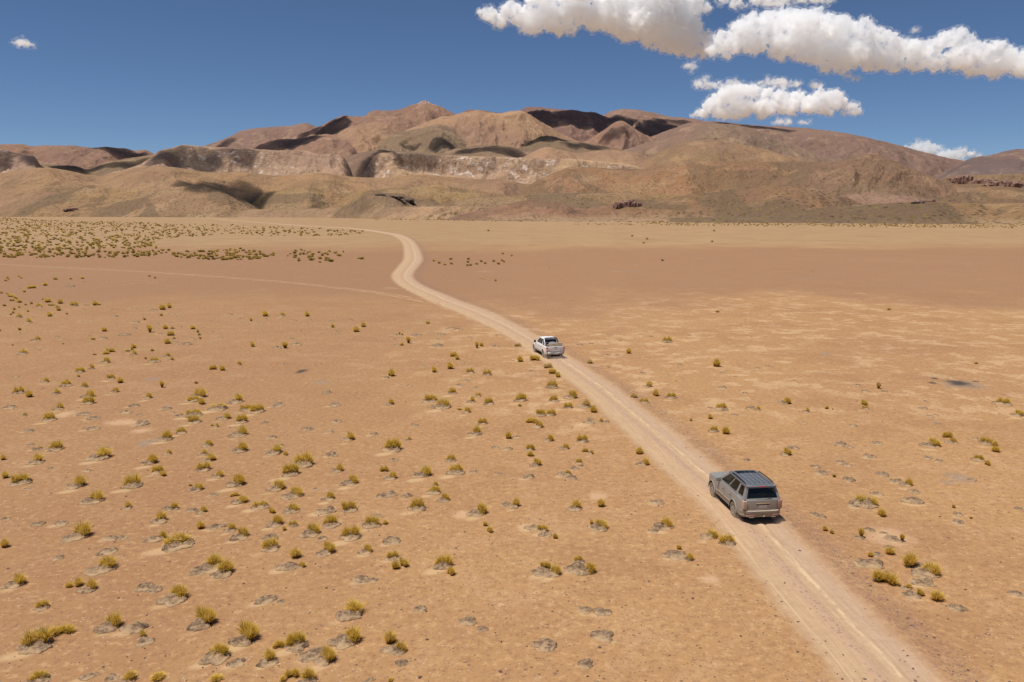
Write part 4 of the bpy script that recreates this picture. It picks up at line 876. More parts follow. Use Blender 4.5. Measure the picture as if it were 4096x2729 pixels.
for i, (px, py, wd, h, k, md, pale) in enumerate(TUFTS):
    py = max(py, 905); m = ppm(py); W = wd / m * 1.08; h = h * 1.1
    if i >= 300: left_over.append((px, py, wd * 1.25, h * 1.25)); continue
    g = G(px, py); dist = math.hypot(g.y, CAMH); se = CAMH / math.hypot(g.length, CAMH); ce = math.sqrt(1 - se * se)
    dy = 0.30 * W * (1.0 if k != 'T' else 0.6)
    nat = {'R': 0.37, 'C': 0.32, 'S': 0.32, 'T': 0.62}[k]
    dep = {'R': 0.55, 'C': 0.45, 'S': 0.75, 'T': 0.3}[k]
    Hz = max((h / m - dep * W * se) / ce, 0.30 * W) / nat
    Hz = min(Hz * 1.05, W * 2.2)
    me = rnd.choice(PROT[k + 'p'] if pale else PROT[k])
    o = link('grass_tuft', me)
    o.location = (g.x, g.y + dy, 0.0); o.rotation_euler = (0, 0, math.atan2(-g.x, g.y) + rnd.uniform(-0.25, 0.25))
    o.scale = (W * (1 if rnd.random() < .6 or k == 'S' else -1), W, Hz)
    if o.scale[0] < 0: o.scale[0] = abs(o.scale[0])
    desc = size_word(W) + ' ' + SHAPE[k] + (' pale' if pale else ' golden') + (' mounded tuft' if md else ' tuft')
    tag(o, desc + ', ' + PW[i], 'grass tuft', 'bunchgrass tufts scattered over the sand')
    if md:
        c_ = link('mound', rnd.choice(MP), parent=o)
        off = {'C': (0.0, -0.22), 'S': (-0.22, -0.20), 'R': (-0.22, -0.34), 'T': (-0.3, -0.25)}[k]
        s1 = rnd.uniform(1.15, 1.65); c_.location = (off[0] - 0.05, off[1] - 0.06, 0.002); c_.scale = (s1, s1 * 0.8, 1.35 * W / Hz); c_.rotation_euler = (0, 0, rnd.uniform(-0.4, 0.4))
dep = np.zeros(len(ground.data.vertices)); gco = np.zeros(len(dep) * 3, np.float32); ground.data.vertices.foreach_get('co', gco); gco = gco.reshape(-1, 3)
gx, gy = gco[:, 0], gco[:, 1]; near_v = np.nonzero((gy > 12) & (gy < 142) & (np.abs(gx) < 72))[0]; nx_, ny_ = gx[near_v], gy[near_v]; nd = np.zeros(len(near_v))
for (px, py, wd, h) in [(t[0] - t[2] * 0.35, t[1] + 2, t[2] * 1.2, t[3]) for t in TUFTS if t[5]] + MOUNDS:
    g = G(px, max(py + h * 0.3, 1100)); W = min(wd / ppm(max(py, 1100)), 3.0); th_ = 0.5 if px < 2300 else -0.4
    dx, dy = nx_ - (g.x - W * 0.25), ny_ - (g.y - W * 0.10); u_ = dx * math.cos(th_) + dy * math.sin(th_); v_ = -dx * math.sin(th_) + dy * math.cos(th_)
    k_ = rnd.choice([0.35, 0.6, 0.85, 1.0]); nd = np.maximum(nd, k_ * np.exp(-(u_ / (W * 0.75)) ** 2 - (v_ / (W * 0.42)) ** 2))
dep[near_v] = nd; add_f(ground.data, 'deposit', dep)
MOUNDS.sort(key=lambda t: -t[2] * t[3])
PW = place_words([(t[0], t[1]) for t in MOUNDS[:300]])
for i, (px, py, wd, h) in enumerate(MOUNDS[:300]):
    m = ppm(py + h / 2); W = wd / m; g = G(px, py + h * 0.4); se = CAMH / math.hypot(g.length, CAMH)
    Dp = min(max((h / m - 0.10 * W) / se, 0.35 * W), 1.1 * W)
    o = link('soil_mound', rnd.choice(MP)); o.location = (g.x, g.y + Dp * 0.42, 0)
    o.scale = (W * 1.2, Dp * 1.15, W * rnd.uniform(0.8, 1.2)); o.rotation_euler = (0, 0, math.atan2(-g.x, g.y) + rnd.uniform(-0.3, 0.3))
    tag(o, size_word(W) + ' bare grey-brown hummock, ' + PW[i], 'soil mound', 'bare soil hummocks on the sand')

# far field of tufts beyond the first three hundred: one mass
def in_poly(x, y, P):
    c = False; j = len(P) - 1
    for i in range(len(P)):
        if (P[i][1] > y) != (P[j][1] > y) and x < (P[j][0] - P[i][0]) * (y - P[i][1]) / (P[j][1] - P[i][1]) + P[i][0]: c = not c
        j = i
    return c
def zt(L): return [(a / 1.569, 850 + b / 1.569) for a, b in L]
FIELD = [(zt([(-300, 30), (50, 35), (400, 55), (800, 58), (1000, 72), (1500, 80), (2150, 106), (2280, 120), (2150, 150), (1700, 150), (1450, 135), (1100, 160), (960, 175), (980, 212), (1080, 240), (1030, 272), (850, 282), (600, 285), (-300, 285)]), 1900),
         (zt([(1060, 262), (1200, 242), (1500, 228), (1700, 255), (1760, 262), (1600, 300), (1350, 300), (1130, 288)]), 150),
         (zt([(1780, 275), (1870, 235), (2000, 245), (2200, 245), (2300, 285), (2290, 305), (2150, 305), (2100, 318), (1850, 318)]), 55),
         ([(2270, 897), (2600, 893), (4300, 905), (4300, 915), (3300, 908), (2350, 900)], 420), ([(2300, 884), (2700, 880), (4300, 898), (4300, 906), (2700, 897)], 500), ([(1500, 872), (2200, 882), (2200, 888), (1500, 880)], 160)]
pts = [(a, b, c_ * 1.0, d_) for a, b, c_, d_ in left_over]
for P, n in FIELD:
    xs_ = [q[0] for q in P]; ys_ = [q[1] for q in P]; k = 0
    while k < n:
        # uniform over the ground rather than over the picture
        y = YH + 1 / (rnd.uniform(1 / (max(ys_) - YH), 1 / (min(ys_) - YH)) ** 1) if rnd.random() < 0.45 else rnd.uniform(min(ys_), max(ys_))
        x = rnd.uniform(min(xs_), max(xs_))
        if not in_poly(x, y, P): continue
        cl = vnoise(np.array(x / 60.0), np.array(y / 9.0))
        if rnd.random() > 0.35 + cl: continue
        sz = rnd.uniform(0.6, 1.35) * (5.6 + (y - 870) * 0.07)
        if y > 895 and x > 2000: sz *= 0.8
        pts.append((x, y, sz * 1.15, sz * 0.85)); k += 1
for a, b in [(528,302),(560,316),(596,326),(633,292),(638,321),(743,292),(741,310),(738,332),(756,330),(797,322),(825,306),(850,318),(903,305),(932,322),(955,300),(968,308),(960,258),(1016,270),(868,113),(1865,165),(1842,190),(2271,182),(1773,146),(1963,300),(2286,114),(488,693),(2305,622),(30,117),(60,128)]:
    x, y = 1400 + a / 1.569, 850 + b / 1.569
    pts.append((x, y + 3, 13 + (y - 900) * 0.03, 12 + (y - 900) * 0.02))
LOW = [tuft_geo('R', 900 + i, 60, False, wide=0.045) for i in range(6)]
Vs = []; Fs = []; Cs = []; n = 0
for ip_, (x, y, wd, h) in enumerate(pts):
    g = G(x, y); m = ppm(y); V, F, C = rnd.choice(LOW); W = wd / m; H = h / m / 0.6
    a = rnd.uniform(0, 6.28); ca, sa = math.cos(a), math.sin(a)
    V2 = np.stack([(V[:, 0] * ca - V[:, 1] * sa) * W + g.x, (V[:, 0] * sa + V[:, 1] * ca) * W + g.y, V[:, 2] * H], -1)
    Vs.append(V2); Fs.append(F + n); Cs.append(C * (rnd.uniform(0.75, 1.0) if ip_ < len(left_over) else rnd.uniform(0.32, 0.85))); n += len(V)
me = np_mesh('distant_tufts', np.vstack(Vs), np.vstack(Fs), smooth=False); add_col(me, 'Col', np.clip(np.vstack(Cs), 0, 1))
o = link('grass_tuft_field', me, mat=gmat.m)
tag(o, 'far fields of small olive and yellow grass tufts along the plain edge', kind='stuff')

# rock outcrops standing on the slopes
rkm = NT('outcrop_rock', 0.9); rp = rkm.pos()
rkm.base(rkm.mix(rkm.ramp(rkm.noise(rkm.scalev(rp, 0.25, 0.25, 0.08), 1.0, 6, 0.7), 0.38, 0.62), (0.11, 0.06, 0.045), (0.36, 0.21, 0.15)))
rkm.nrm(rkm.bump(rkm.noise(rp, 0.35, 6, 0.7), 1.0, 2.5))
dkm = NT('dark_rock', 0.9); dkm.base(dkm.mix(dkm.ramp(dkm.noise(dkm.pos(), 0.3, 5, 0.7), 0.4, 0.62), (0.035, 0.028, 0.024), (0.19, 0.14, 0.105)))
def outcrop(x0, x1, y0, y1, mat, label, seed, n=5):
    rn = random.Random(seed); v = hit((x0 + x1) / 2, y1 - (y1 - y0) * 0.25)
    if v is None: return
    r = v.xy.length; w_ = (x1 - x0) / FPX * r; h_ = (y1 - y0) / FPX * r * 0.55; V_ = []; F_ = []; m_ = 0
    for i in range(n):
        u = (i + rn.random()) / n - 0.5; a = w_ / n * rn.uniform(1.0, 1.6); hh = h_ * (1 - abs(u) ** 2 * 1.6) * rn.uniform(0.5, 1.1)
        nn = rn.random() * 50
        P_ = np.array([[q[0] * a * (1 + .35 * mnoise.noise(Vector(q) * 2 + Vector((nn, 0, 0)))), q[1] * a * 1.3 * (1 + .3 * mnoise.noise(Vector(q) * 2.3 + Vector((0, nn, 0)))),
               math.copysign(abs(q[2]) ** 0.4, q[2]) * hh * (1 + .12 * mnoise.noise(Vector((q[0] * 2, q[1] * 2, nn))))] for q in ico3_V])
        V_.append(P_ + [u * w_, rn.uniform(-.3, .3) * a, -h_ * 0.12]); F_.append(ico3_F + m_); m_ += len(ico3_V)
    o = link('rock_outcrop', np_mesh('rock_outcrop', np.vstack(V_), np.vstack(F_), smooth=False), mat=mat)
    o.location = v; o.rotation_euler = (0, 0, math.atan2(-v.x, v.y)); tag(o, label, 'rock outcrop')
ico3_V, ico3_F = ico(3)
outcrop(3817, 3877, 690, 736, rkm.m, 'leftmost red-brown rock tower on the slope at the right', 1)
outcrop(3884, 3960, 696, 745, rkm.m, 'wide jagged red rock block, second from the left at the far right', 2)
outcrop(3966, 4049, 712, 755, rkm.m, 'long low red rock block, third from the left at the far right', 3)
outcrop(4065, 4125, 722, 756, rkm.m, 'red rock block cut by the right edge of the photo', 4)
outcrop(1505, 1540, 770, 785, dkm.m, 'small black rock ledge crowning the grey mound left of centre', 5, 4)
outcrop(1544, 1600, 779, 794, dkm.m, 'middle black rock ledge on the grey mound left of centre', 6, 5)
outcrop(1603, 1650, 790, 808, dkm.m, 'lowest black rock ledge with a cave-like hollow on the grey mound', 7, 4)
outcrop(3661, 3688, 798, 815, dkm.m, 'left dark boulder above the right-hand yellow grass bank', 8, 3)
outcrop(3696, 3731, 795, 809, rkm.m, 'right red boulder above the right-hand yellow grass bank', 9, 3)
outcrop(268, 310, 829, 841, rkm.m, 'small pale-and-red rocks at the foot of the left foothill', 10, 4)
outcrop(2470, 2560, 790, 832, rkm.m, 'reddish rocky scar on the low hill right of centre', 11, 6)

# loose stones: one mass
sv, sf = ico(1); V = []; F = []; n = 0
def stone(x, y, r):
    global n
    q = np.array([r * rnd.uniform(.7, 1.4), r * rnd.uniform(.7, 1.4), r * rnd.uniform(.4, .8)])
    V.append(sv * q * (1 + 0.25 * (np.random.RandomState(n % 9973).rand(len(sv), 1) - .5)) + [x, y, r * 0.2]); F.append(sf + n); n += len(sv)
for i in range(1500):
    py = rnd.uniform(1250, 2740); px = rnd.uniform(-20, 4116); g = G(px, py); stone(g.x, g.y, rnd.choice([0.02, 0.025, 0.03, 0.045]) * rnd.uniform(.7, 1.3))
C_, arc_ = smooth_curve(np.c_[np.array([(a, b) for a, b, _ in rc]), np.array(ws)], 600)
T_ = np.gradient(C_[:, :2], axis=0); T_ /= np.linalg.norm(T_, axis=1)[:, None]
for i in range(3000):
    j = min(int(rnd.random() ** 1.3 * 300), 599); side_ = rnd.choice([1, 1, 1, -1]); u = side_ * (rnd.uniform(1.05, 1.9) if side_ > 0 else rnd.uniform(1.0, 1.2))
    x = C_[j, 0] + T_[j, 1] * C_[j, 2] * u + rnd.uniform(-.3, .3); y = C_[j, 1] - T_[j, 0] * C_[j, 2] * u + rnd.uniform(-.3, .3)
    stone(x, y, rnd.choice([0.02, 0.025, 0.03, 0.045]) * rnd.uniform(.7, 1.2))
stm = NT('stone', 0.9); ob = stm.noise(stm.pos(), 0.7, 2); stm.base(stm.mix(stm.ramp(stm.noise(stm.pos(), 4.0, 1), 0.4, 0.65), (0.13, 0.075, 0.055), (0.36, 0.23, 0.16)))
o = link('pebbles', np_mesh('pebbles', np.vstack(V), np.vstack(F), smooth=False), mat=stm.m)
tag(o, 'small dark red and brown stones strewn over the sand and along the track', kind='stuff')

# ------------------------------------------------------------------ vehicles
def simple(name, col, rough=0.5, metal=0.0, spec=0.5, emit=0):
    m = NT(name, rough); m.base(col); m.b.inputs['Metallic'].default_value = metal; m.b.inputs['Specular IOR Level'].default_value = spec
    return m.m
def dusty(name, col, rough, metal, lo, hi, amt=0.9, dust=(0.40, 0.30, 0.205)):
    """paint with road dust caking the lower panels (object-space height lo..hi)"""
    m = NT(name, rough); po = m.pos(); s_ = m.n('ShaderNodeSeparateXYZ'); m.l(po, s_.inputs[0])
    n = m.noise(po, 2.6, 5, 0.65); n2 = m.noise(po, 14.0, 4, 0.7)
    h = m.math('ADD', s_.outputs[2], m.math('MULTIPLY', m.math('SUBTRACT', n, 0.5), 0.9))
    f = m.math('MULTIPLY', m.ramp(h, lo, hi, amt, 0.12), m.ramp(n2, 0.25, 0.7, 0.75, 1.0))
    m.base(m.mix(f, col, dust)); m.b.inputs['Metallic'].default_value = metal
    r = m.ramp(f, 0.0, 0.8, rough, 0.85); m.l(r, m.b.inputs['Roughness'])
    m.b.inputs['Specular IOR Level'].default_value = 0.5
    return m.m
M = {}
M['grey'] = dusty('grey_paint_dusty', (0.30, 0.31, 0.31), 0.26, 0.4, 0.35, 1.7, 0.72, (0.42, 0.34, 0.25))
M['roofgrey'] = dusty('grey_roof_sky_tint', (0.14, 0.16, 0.185), 0.30, 0.3, -2, -1, 0.2)  # clean grey paint, with the blue of reflected sky put into the colour
M['white'] = dusty('white_paint_dusty', (0.80, 0.79, 0.77), 0.30, 0.0, 0.25, 1.5, 0.55, (0.56, 0.44, 0.33))
M['bumper'] = dusty('bumper_dusty', (0.22, 0.21, 0.20), 0.5, 0.0, 0.3, 1.3)
M['chrome'] = simple('chrome_trim', (0.62, 0.61, 0.60), 0.18, 1.0)
M['dchrome'] = dusty('dusty_chrome', (0.42, 0.42, 0.44), 0.28, 0.7, 0.3, 1.2, 0.5)
M['black'] = simple('black_plastic', (0.02, 0.02, 0.021), 0.5)
M['navy'] = simple('navy_gloss_paint', (0.02, 0.028, 0.07), 0.25)
M['tyre'] = dusty('tyre_rubber_dusty', (0.035, 0.033, 0.03), 0.85, 0.0, 0.2, 1.6, 0.75, (0.34, 0.26, 0.19))
M['rim'] = dusty('alloy_dusty', (0.42, 0.40, 0.38), 0.4, 0.5, 0.1, 1.2, 0.55)
M['red'] = simple('red_lens', (0.62, 0.03, 0.02), 0.25)
M['duskred'] = simple('dusty_red_lens', (0.40, 0.21, 0.16), 0.6)
M['lens'] = simple('clear_lens', (0.60, 0.52, 0.48), 0.3)
M['dlens'] = simple('dusty_tail_lens', (0.48, 0.34, 0.25), 0.6)
M['plate'] = simple('number_plate_white', (0.62, 0.58, 0.52), 0.6)
M['seat'] = simple('dark_cloth_seat', (0.03, 0.03, 0.032), 0.9)
M['dark'] = simple('underbody_black', (0.012, 0.012, 0.012), 0.9)
gl = NT('tinted_glass', 0.05); gl.base((0.012, 0.014, 0.016)); gl.b.inputs['Specular IOR Level'].default_value = 0.6
gtr = gl.n('ShaderNodeBsdfTransparent'); gtr.inputs[0].default_value = (0.45, 0.5, 0.5, 1)
gmx = gl.n('ShaderNodeMixShader'); gmx.inputs[0].default_value = 0.45
gl.l(gl.b.outputs[0], gmx.inputs[1]); gl.l(gtr.outputs[0], gmx.inputs[2]); gl.l(gmx.outputs[0], gl.out.inputs[0])
M['glass'] = gl.m

class MB:
    def __init__(s): s.v = []; s.f = []
    def add(s, V, F):
        n = len(s.v); s.v += [tuple(v) for v in V]; s.f += [tuple(i + n for i in f) for f in F]; return s
    def box(s, x0, x1, y0, y1, z0, z1):
        return s.hexa([(x0, y0, z0), (x1, y0, z0), (x1, y1, z0), (x0, y1, z0), (x0, y0, z1), (x1, y0, z1), (x1, y1, z1), (x0, y1, z1)])
    def hexa(s, P):
        return s.add(P, [(3, 2, 1, 0), (4, 5, 6, 7), (0, 1, 5, 4), (1, 2, 6, 5), (2, 3, 7, 6), (3, 0, 4, 7)])
    def grid(s, R):
        """R: rows of points"""
        m = len(R[0]); V = [p_ for r in R for p_ in r]
        F = [(i * m + j, i * m + j + 1, (i + 1) * m + j + 1, (i + 1) * m + j) for i in range(len(R) - 1) for j in range(m - 1)]
        return s.add(V, F)
    def tube(s, P, r, n=8):
        P = [Vector(q) for q in P]; rings = []
        for i, q in enumerate(P):
            t = (P[min(i + 1, len(P) - 1)] - P[max(i - 1, 0)]).normalized()
            a = t.orthogonal().normalized() if i == 0 else (a - t * a.dot(t)).normalized()
            b = t.cross(a); rings.append([q + (a * math.cos(k * 2 * math.pi / n) + b * math.sin(k * 2 * math.pi / n)) * r for k in range(n)])
        n0 = len(s.v); s.v += [tuple(v) for R in rings for v in R]
        for i in range(len(P) - 1):
            for k in range(n):
                s.f.append((n0 + i * n + k, n0 + i * n + (k + 1) % n, n0 + (i + 1) * n + (k + 1) % n, n0 + (i + 1) * n + k))
        s.f.append(tuple(n0 + k for k in range(n))[::-1]); s.f.append(tuple(n0 + (len(P) - 1) * n + k for k in range(n)))
        return s
    def lathe(s, prof, n=32, c=(0, 0, 0)):
        """prof (radius, y) turned about the y axis"""
        n0 = len(s.v)
        for r, y in prof:
            for k in range(n):
                a = 2 * math.pi * k / n; s.v.append((c[0] + r * math.cos(a), c[1] + y, c[2] + r * math.sin(a)))
        for i in range(len(prof) - 1):
            for k in range(n):
                s.f.append((n0 + i * n + k, n0 + (i + 1) * n + k, n0 + (i + 1) * n + (k + 1) % n, n0 + i * n + (k + 1) % n))
        return s
    def build(s, name, mat, parent=None, bevel=0.0, smooth=True):
        me = bpy.data.meshes.new(name); me.from_pydata(s.v, [], s.f); me.materials.append(mat)
        bm = bmesh.new(); bm.from_mesh(me); bmesh.ops.recalc_face_normals(bm, faces=bm.faces)
        if bevel: bmesh.ops.bevel(bm, geom=list(bm.edges), offset=bevel, segments=2, affect='EDGES', profile=0.7)
        bm.to_mesh(me); bm.free()
        o = bpy.data.objects.new(name, me); COL.objects.link(o)
        if parent is not None: o.parent = parent
        if smooth:
            me.polygons.foreach_set('use_smooth', [True] * len(me.polygons))
            try: me.set_sharp_from_angle(angle=math.radians(38))
            except Exception: pass
        return o

def wheel(parent, x, y, R, wd, side, mt=None):
    w_ = MB(); h = wd / 2
    w_.lathe([(R * .60, -h), (R * .72, -h), (R * .92, -h * .96), (R * .985, -h * .72), (R, -h * .45), (R, h * .45), (R * .985, h * .72), (R * .92, h * .96), (R * .72, h), (R * .60, h)], 40)
    t = w_.build('wheel', M['tyre'], parent); t.location = (x, y, R)
    q = MB(); o_ = side * h
    q.lathe([(R * .64, o_ * .92), (R * .62, o_ * 1.0), (R * .57, o_ * .9), (R * .55, o_ * .2), (R * .10, o_ * .15)], 32)
    q.lathe([(0.001, o_ * .86), (R * .15, o_ * .84), (R * .16, o_ * .4)], 16)
    for k in range(7):
        a = 2 * math.pi * k / 7; c, s_ = math.cos(a), math.sin(a); px_, pz_ = -s_, c
        def P_(r, wv, y_): return (c * r + px_ * wv, y_, s_ * r + pz_ * wv)
        y1, y0 = o_ * .84, o_ * .5
        q.hexa([P_(R * .10, -R * .055, y0), P_(R * .58, -R * .085, y0), P_(R * .58, R * .085, y0), P_(R * .10, R * .055, y0),
                P_(R * .10, -R * .055, y1), P_(R * .58, -R * .085, y1 * 1.05), P_(R * .58, R * .085, y1 * 1.05), P_(R * .10, R * .055, y1)])
    q.build('rim', M['rim'], t)
    d = MB().lathe([(0.001, o_ * .1), (R * .58, o_ * .1)], 24).build('brake', M['dark'], t)
    return t

def make_loft(P):
    """shared body maths; P: dict of dimensions"""
    ends = (P['u0'], P['u1']); rc_, rf_ = P['rr'], P['rf']
    def V(u, w):
        vv = P['hw']
        k = (w - P['wmid']) / P['wh']
        vv *= 1 - 0.065 * k * k if w > P['wmid'] else 1 - 0.05 * k * k
        d = u - ends[0]
        if d < rc_: vv -= P['cr'] * (1 - math.sqrt(max(0, 1 - ((rc_ - d) / rc_) ** 2))) 
        d = ends[1] - u
        if d < rf_: vv -= P['cf'] * (1 - math.sqrt(max(0, 1 - ((rf_ - d) / rf_) ** 2)))
        return vv
    def bot(u):
        b = P['sill']
        for c in (0, P['wb']):
            du = abs(u - c)
            if du < P['ar']: b = max(b, P['R'] + math.sqrt(P['ar'] ** 2 - du * du) * 0.98)
        return b
    def top(u): return float(np.interp(u, [a for a, b in P['top']], [b for a, b in P['top']]))
    return V, bot, top
def body_mesh(P, V, bot, top, bed=None):
    us_ = set(np.round(np.linspace(P['u0'], P['u1'], 90), 4))
    for c in (0, P['wb']):
        for k in np.linspace(-1, 1, 25): us_.add(round(c + P['ar'] * math.sin(k * math.pi / 2), 4))
    us_ = sorted(us_); R = []
    if bed: us_ = sorted(us_ + [bed[0] - 1e-3, bed[0] + 1e-3, bed[1] - 1e-3, bed[1] + 1e-3])
    for u in us_:
        b, t = bot(u), top(u); L = []
        for k in (0, .12, .3, .5, .7, .86, .95, 1):
            w_ = b + (t - b) * k; L.append((u, V(u, w_) - (0.02 if k == 1 else 0), w_))
        inb = bed and bed[0] < u < bed[1]
        vi = V(u, t)
        L.append((u, vi * 0.90, t + 0.015)); 
        L.append((u, vi * (0.88 if inb else 0.7), bed[2] if inb else t + 0.03))
        L.append((u, vi * 0.35, bed[2] if inb else t + 0.045))
        R.append(L + [(a, -b_, c) for a, b_, c in L[::-1]])
    m = MB().grid(R); n = len(R[0])
    m.f.append(tuple(range(n))); base = (len(R) - 1) * n; m.f.append(tuple(range(base, base + n))[::-1])
    for c in (0, P['wb']):       # rolled arch lips
        for s_ in (1, -1):
            A_ = [(c + P['ar'] * 1.0 * math.sin(k), s_ * (V(c, P['R'] + .3) + 0.006), P['R'] + P['ar'] * math.cos(k)) for k in np.linspace(-1.6, 1.6, 21)]
            m.tube(A_, 0.028, 6)
    return m
def patch(V, u0, u1, w0, w1, side, off=0.006, cut=None, nu=14, nw=8):
    R = []
    for i in range(nu + 1):
        u = u0 + (u1 - u0) * i / nu; b = w0
        if cut: b = max(b, cut(u) + 0.03)
        R.append([(u, side * (V(u, b + (w1 - b) * j / nw) + off), b + (w1 - b) * j / nw) for j in range(nw + 1)])
    return MB().grid(R)
def bil(Q, s, t):
    a, b, c, d = [Vector(q) for q in Q]      # a rear-bottom, b front-bottom, c front-top, d rear-top
    return (a * (1 - s) + b * s) * (1 - t) + (d * (1 - s) + c * s) * t
def framed(mb, Q, wins, bulge=0.0):
    ss = sorted({0, 1} | {v for w_ in wins for v in w_[:2]}); tt = sorted({0, 1} | {v for w_ in wins for v in w_[2:]})
    for i in range(len(ss) - 1):
        for j in range(len(tt) - 1):
            sm_, tm_ = (ss[i] + ss[i + 1]) / 2, (tt[j] + tt[j + 1]) / 2
            if any(w_[0] < sm_ < w_[1] and w_[2] < tm_ < w_[3] for w_ in wins): continue
            mb.add([bil(Q, ss[i], tt[j]), bil(Q, ss[i + 1], tt[j]), bil(Q, ss[i + 1], tt[j + 1]), bil(Q, ss[i], tt[j + 1])], [(0, 1, 2, 3)])
def pane(Q, w_, off):
    m = MB(); s0, s1, t0, t1 = w_; e = 0.012
    V = [bil(Q, s0 - e, t0 - e), bil(Q, s1 + e, t0 - e), bil(Q, s1 + e, t1 + e), bil(Q, s0 - e, t1 + e)]
    n = (V[1] - V[0]).cross(V[3] - V[0]).normalized() * off
    return m.add([v + n for v in V], [(0, 1, 2, 3)])
def lettering(txt, parent, loc, rot, size, mat, name='badge'):
    cu = bpy.data.curves.new(name, 'FONT'); cu.body = txt; cu.size = size; cu.extrude = 0.004; cu.align_x = 'CENTER'; cu.materials.append(mat)
    o = bpy.data.objects.new(name, cu); COL.objects.link(o)
    dg = bpy.context.evaluated_depsgraph_get(); me = bpy.data.meshes.new_from_object(o.evaluated_get(dg)); bpy.data.objects.remove(o)
    me.name = name; o = bpy.data.objects.new(name, me); COL.objects.link(o); o.parent = parent; o.location = loc; o.rotation_euler = rot; return o
REAR = (math.pi / 2, 0, -math.pi / 2)   # text read from behind the car (facing -x)

# ---- grey sport utility car
suv = empty('car', (11.391, 36.788, 0.004), 1.687)
tag(suv, 'dusty grey four-door car with roof rails driving away on the track', 'car')
P = dict(u0=-1.03, u1=3.72, rr=0.42, rf=0.75, cr=0.22, cf=0.42, hw=0.985, wmid=0.72, wh=0.45, sill=0.34, ar=0.445, R=0.375, wb=2.775,
         top=[(-1.1, 1.13), (2.1, 1.13), (2.5, 1.12), (3.2, 1.05), (3.5, 0.98), (3.66, 0.86), (3.72, 0.72)])
V, bot, top = make_loft(P)
body_mesh(P, V, bot, top).build('body', M['grey'], suv)
MB().box(-.92, 3.5, -.80, .80, .27, .60).build('underbody', M['dark'], suv)
for x, n_ in ((0.0, 'r'), (2.775, 'f')):
    for s_ in (1, -1): wheel(suv, x, s_ * 0.855, 0.375, 0.245, s_)
def cabin(root, rb, rt, ft, fb, zb, zt, side_w, rear_w, front_w, mat, roofmat, crown=0.07, rooffront=0.05):
    """rb=(u,v) rear bottom, rt rear top, ft front top, fb front bottom"""
    m = MB()
    for s_ in (1, -1):
        Q = [(rb[0], s_ * rb[1], zb), (fb[0], s_ * fb[1], zb), (ft[0], s_ * ft[1], zt), (rt[0], s_ * rt[1], zt)]
        framed(m, Q, side_w)
        for w_ in side_w: pane(Q, w_, -0.006 * s_ * -1 if False else (-0.006 if s_ > 0 else 0.006)).build('window', M['glass'], root)
    Qr = [(rb[0], rb[1], zb), (rb[0], -rb[1], zb), (rt[0], -rt[1], zt), (rt[0], rt[1], zt)]
    framed(m, Qr, rear_w)
    for w_ in rear_w: pane(Qr, w_, -0.008).build('rear_window', M['glass'], root)
    Qf = [(fb[0], fb[1], zb), (fb[0], -fb[1], zb), (ft[0], -ft[1], zt), (ft[0], ft[1], zt)]
    framed(m, Qf, front_w)
    for w_ in front_w: pane(Qf, w_, 0.008).build('windshield', M['glass'], root)
    m.build('cabin_frame', mat, root)
    R = []
    for i in range(17):
        k = i / 16; u = rt[0] - 0.05 + (ft[0] + rooffront - rt[0] + 0.05) * k
        hv = rt[1] + (ft[1] - rt[1]) * k + 0.035
        e = 1 - (2 * abs(k - 0.5)) ** 6 * 0.5
        row = [(u, hv, zt - 0.035)]
        for j in range(13):
            c = -1 + j / 6; row.append((u, -c * (hv - 0.012), zt + 0.012 + crown * e * (1 - abs(c) ** 3)))
        row.append((u, -hv, zt - 0.035)); R.append(row)
    rf = MB().grid(R); n = 15; rf.f.append(tuple(range(n))); rf.f.append(tuple(range(16 * n, 17 * n))[::-1])
    return rf.build('roof', roofmat, root)
roof = cabin(suv, (-0.99, 0.875), (-0.80, 0.69), (1.30, 0.66), (2.20, 0.86), 1.135, 1.735,
             [(0.085, 0.245, 0.18, 0.86), (0.335, 0.365, 0.13, 0.90), (0.385, 0.585, 0.13, 0.90), (0.64, 0.915, 0.13, 0.90)],
             [(0.07, 0.93, 0.10, 0.84)], [(0.06, 0.94, 0.06, 0.94)], M['grey'], M['roofgrey'])
g_ = MB()
for k in range(5):
    y = -0.44 + 0.22 * k; zc = 1.735 + 0.012 + 0.07 * (1 - (abs(y) / .7) ** 3)
    g_.box(-0.68, 0.80, y - 0.011, y + 0.011, zc - 0.02, zc + 0.007)
g_.build('roof_ribbing', M['black'], suv)
MB().box(0.84, 1.20, -0.47, 0.47, 1.78, 1.822).build('sunroof', M['glass'], suv, 0.012)
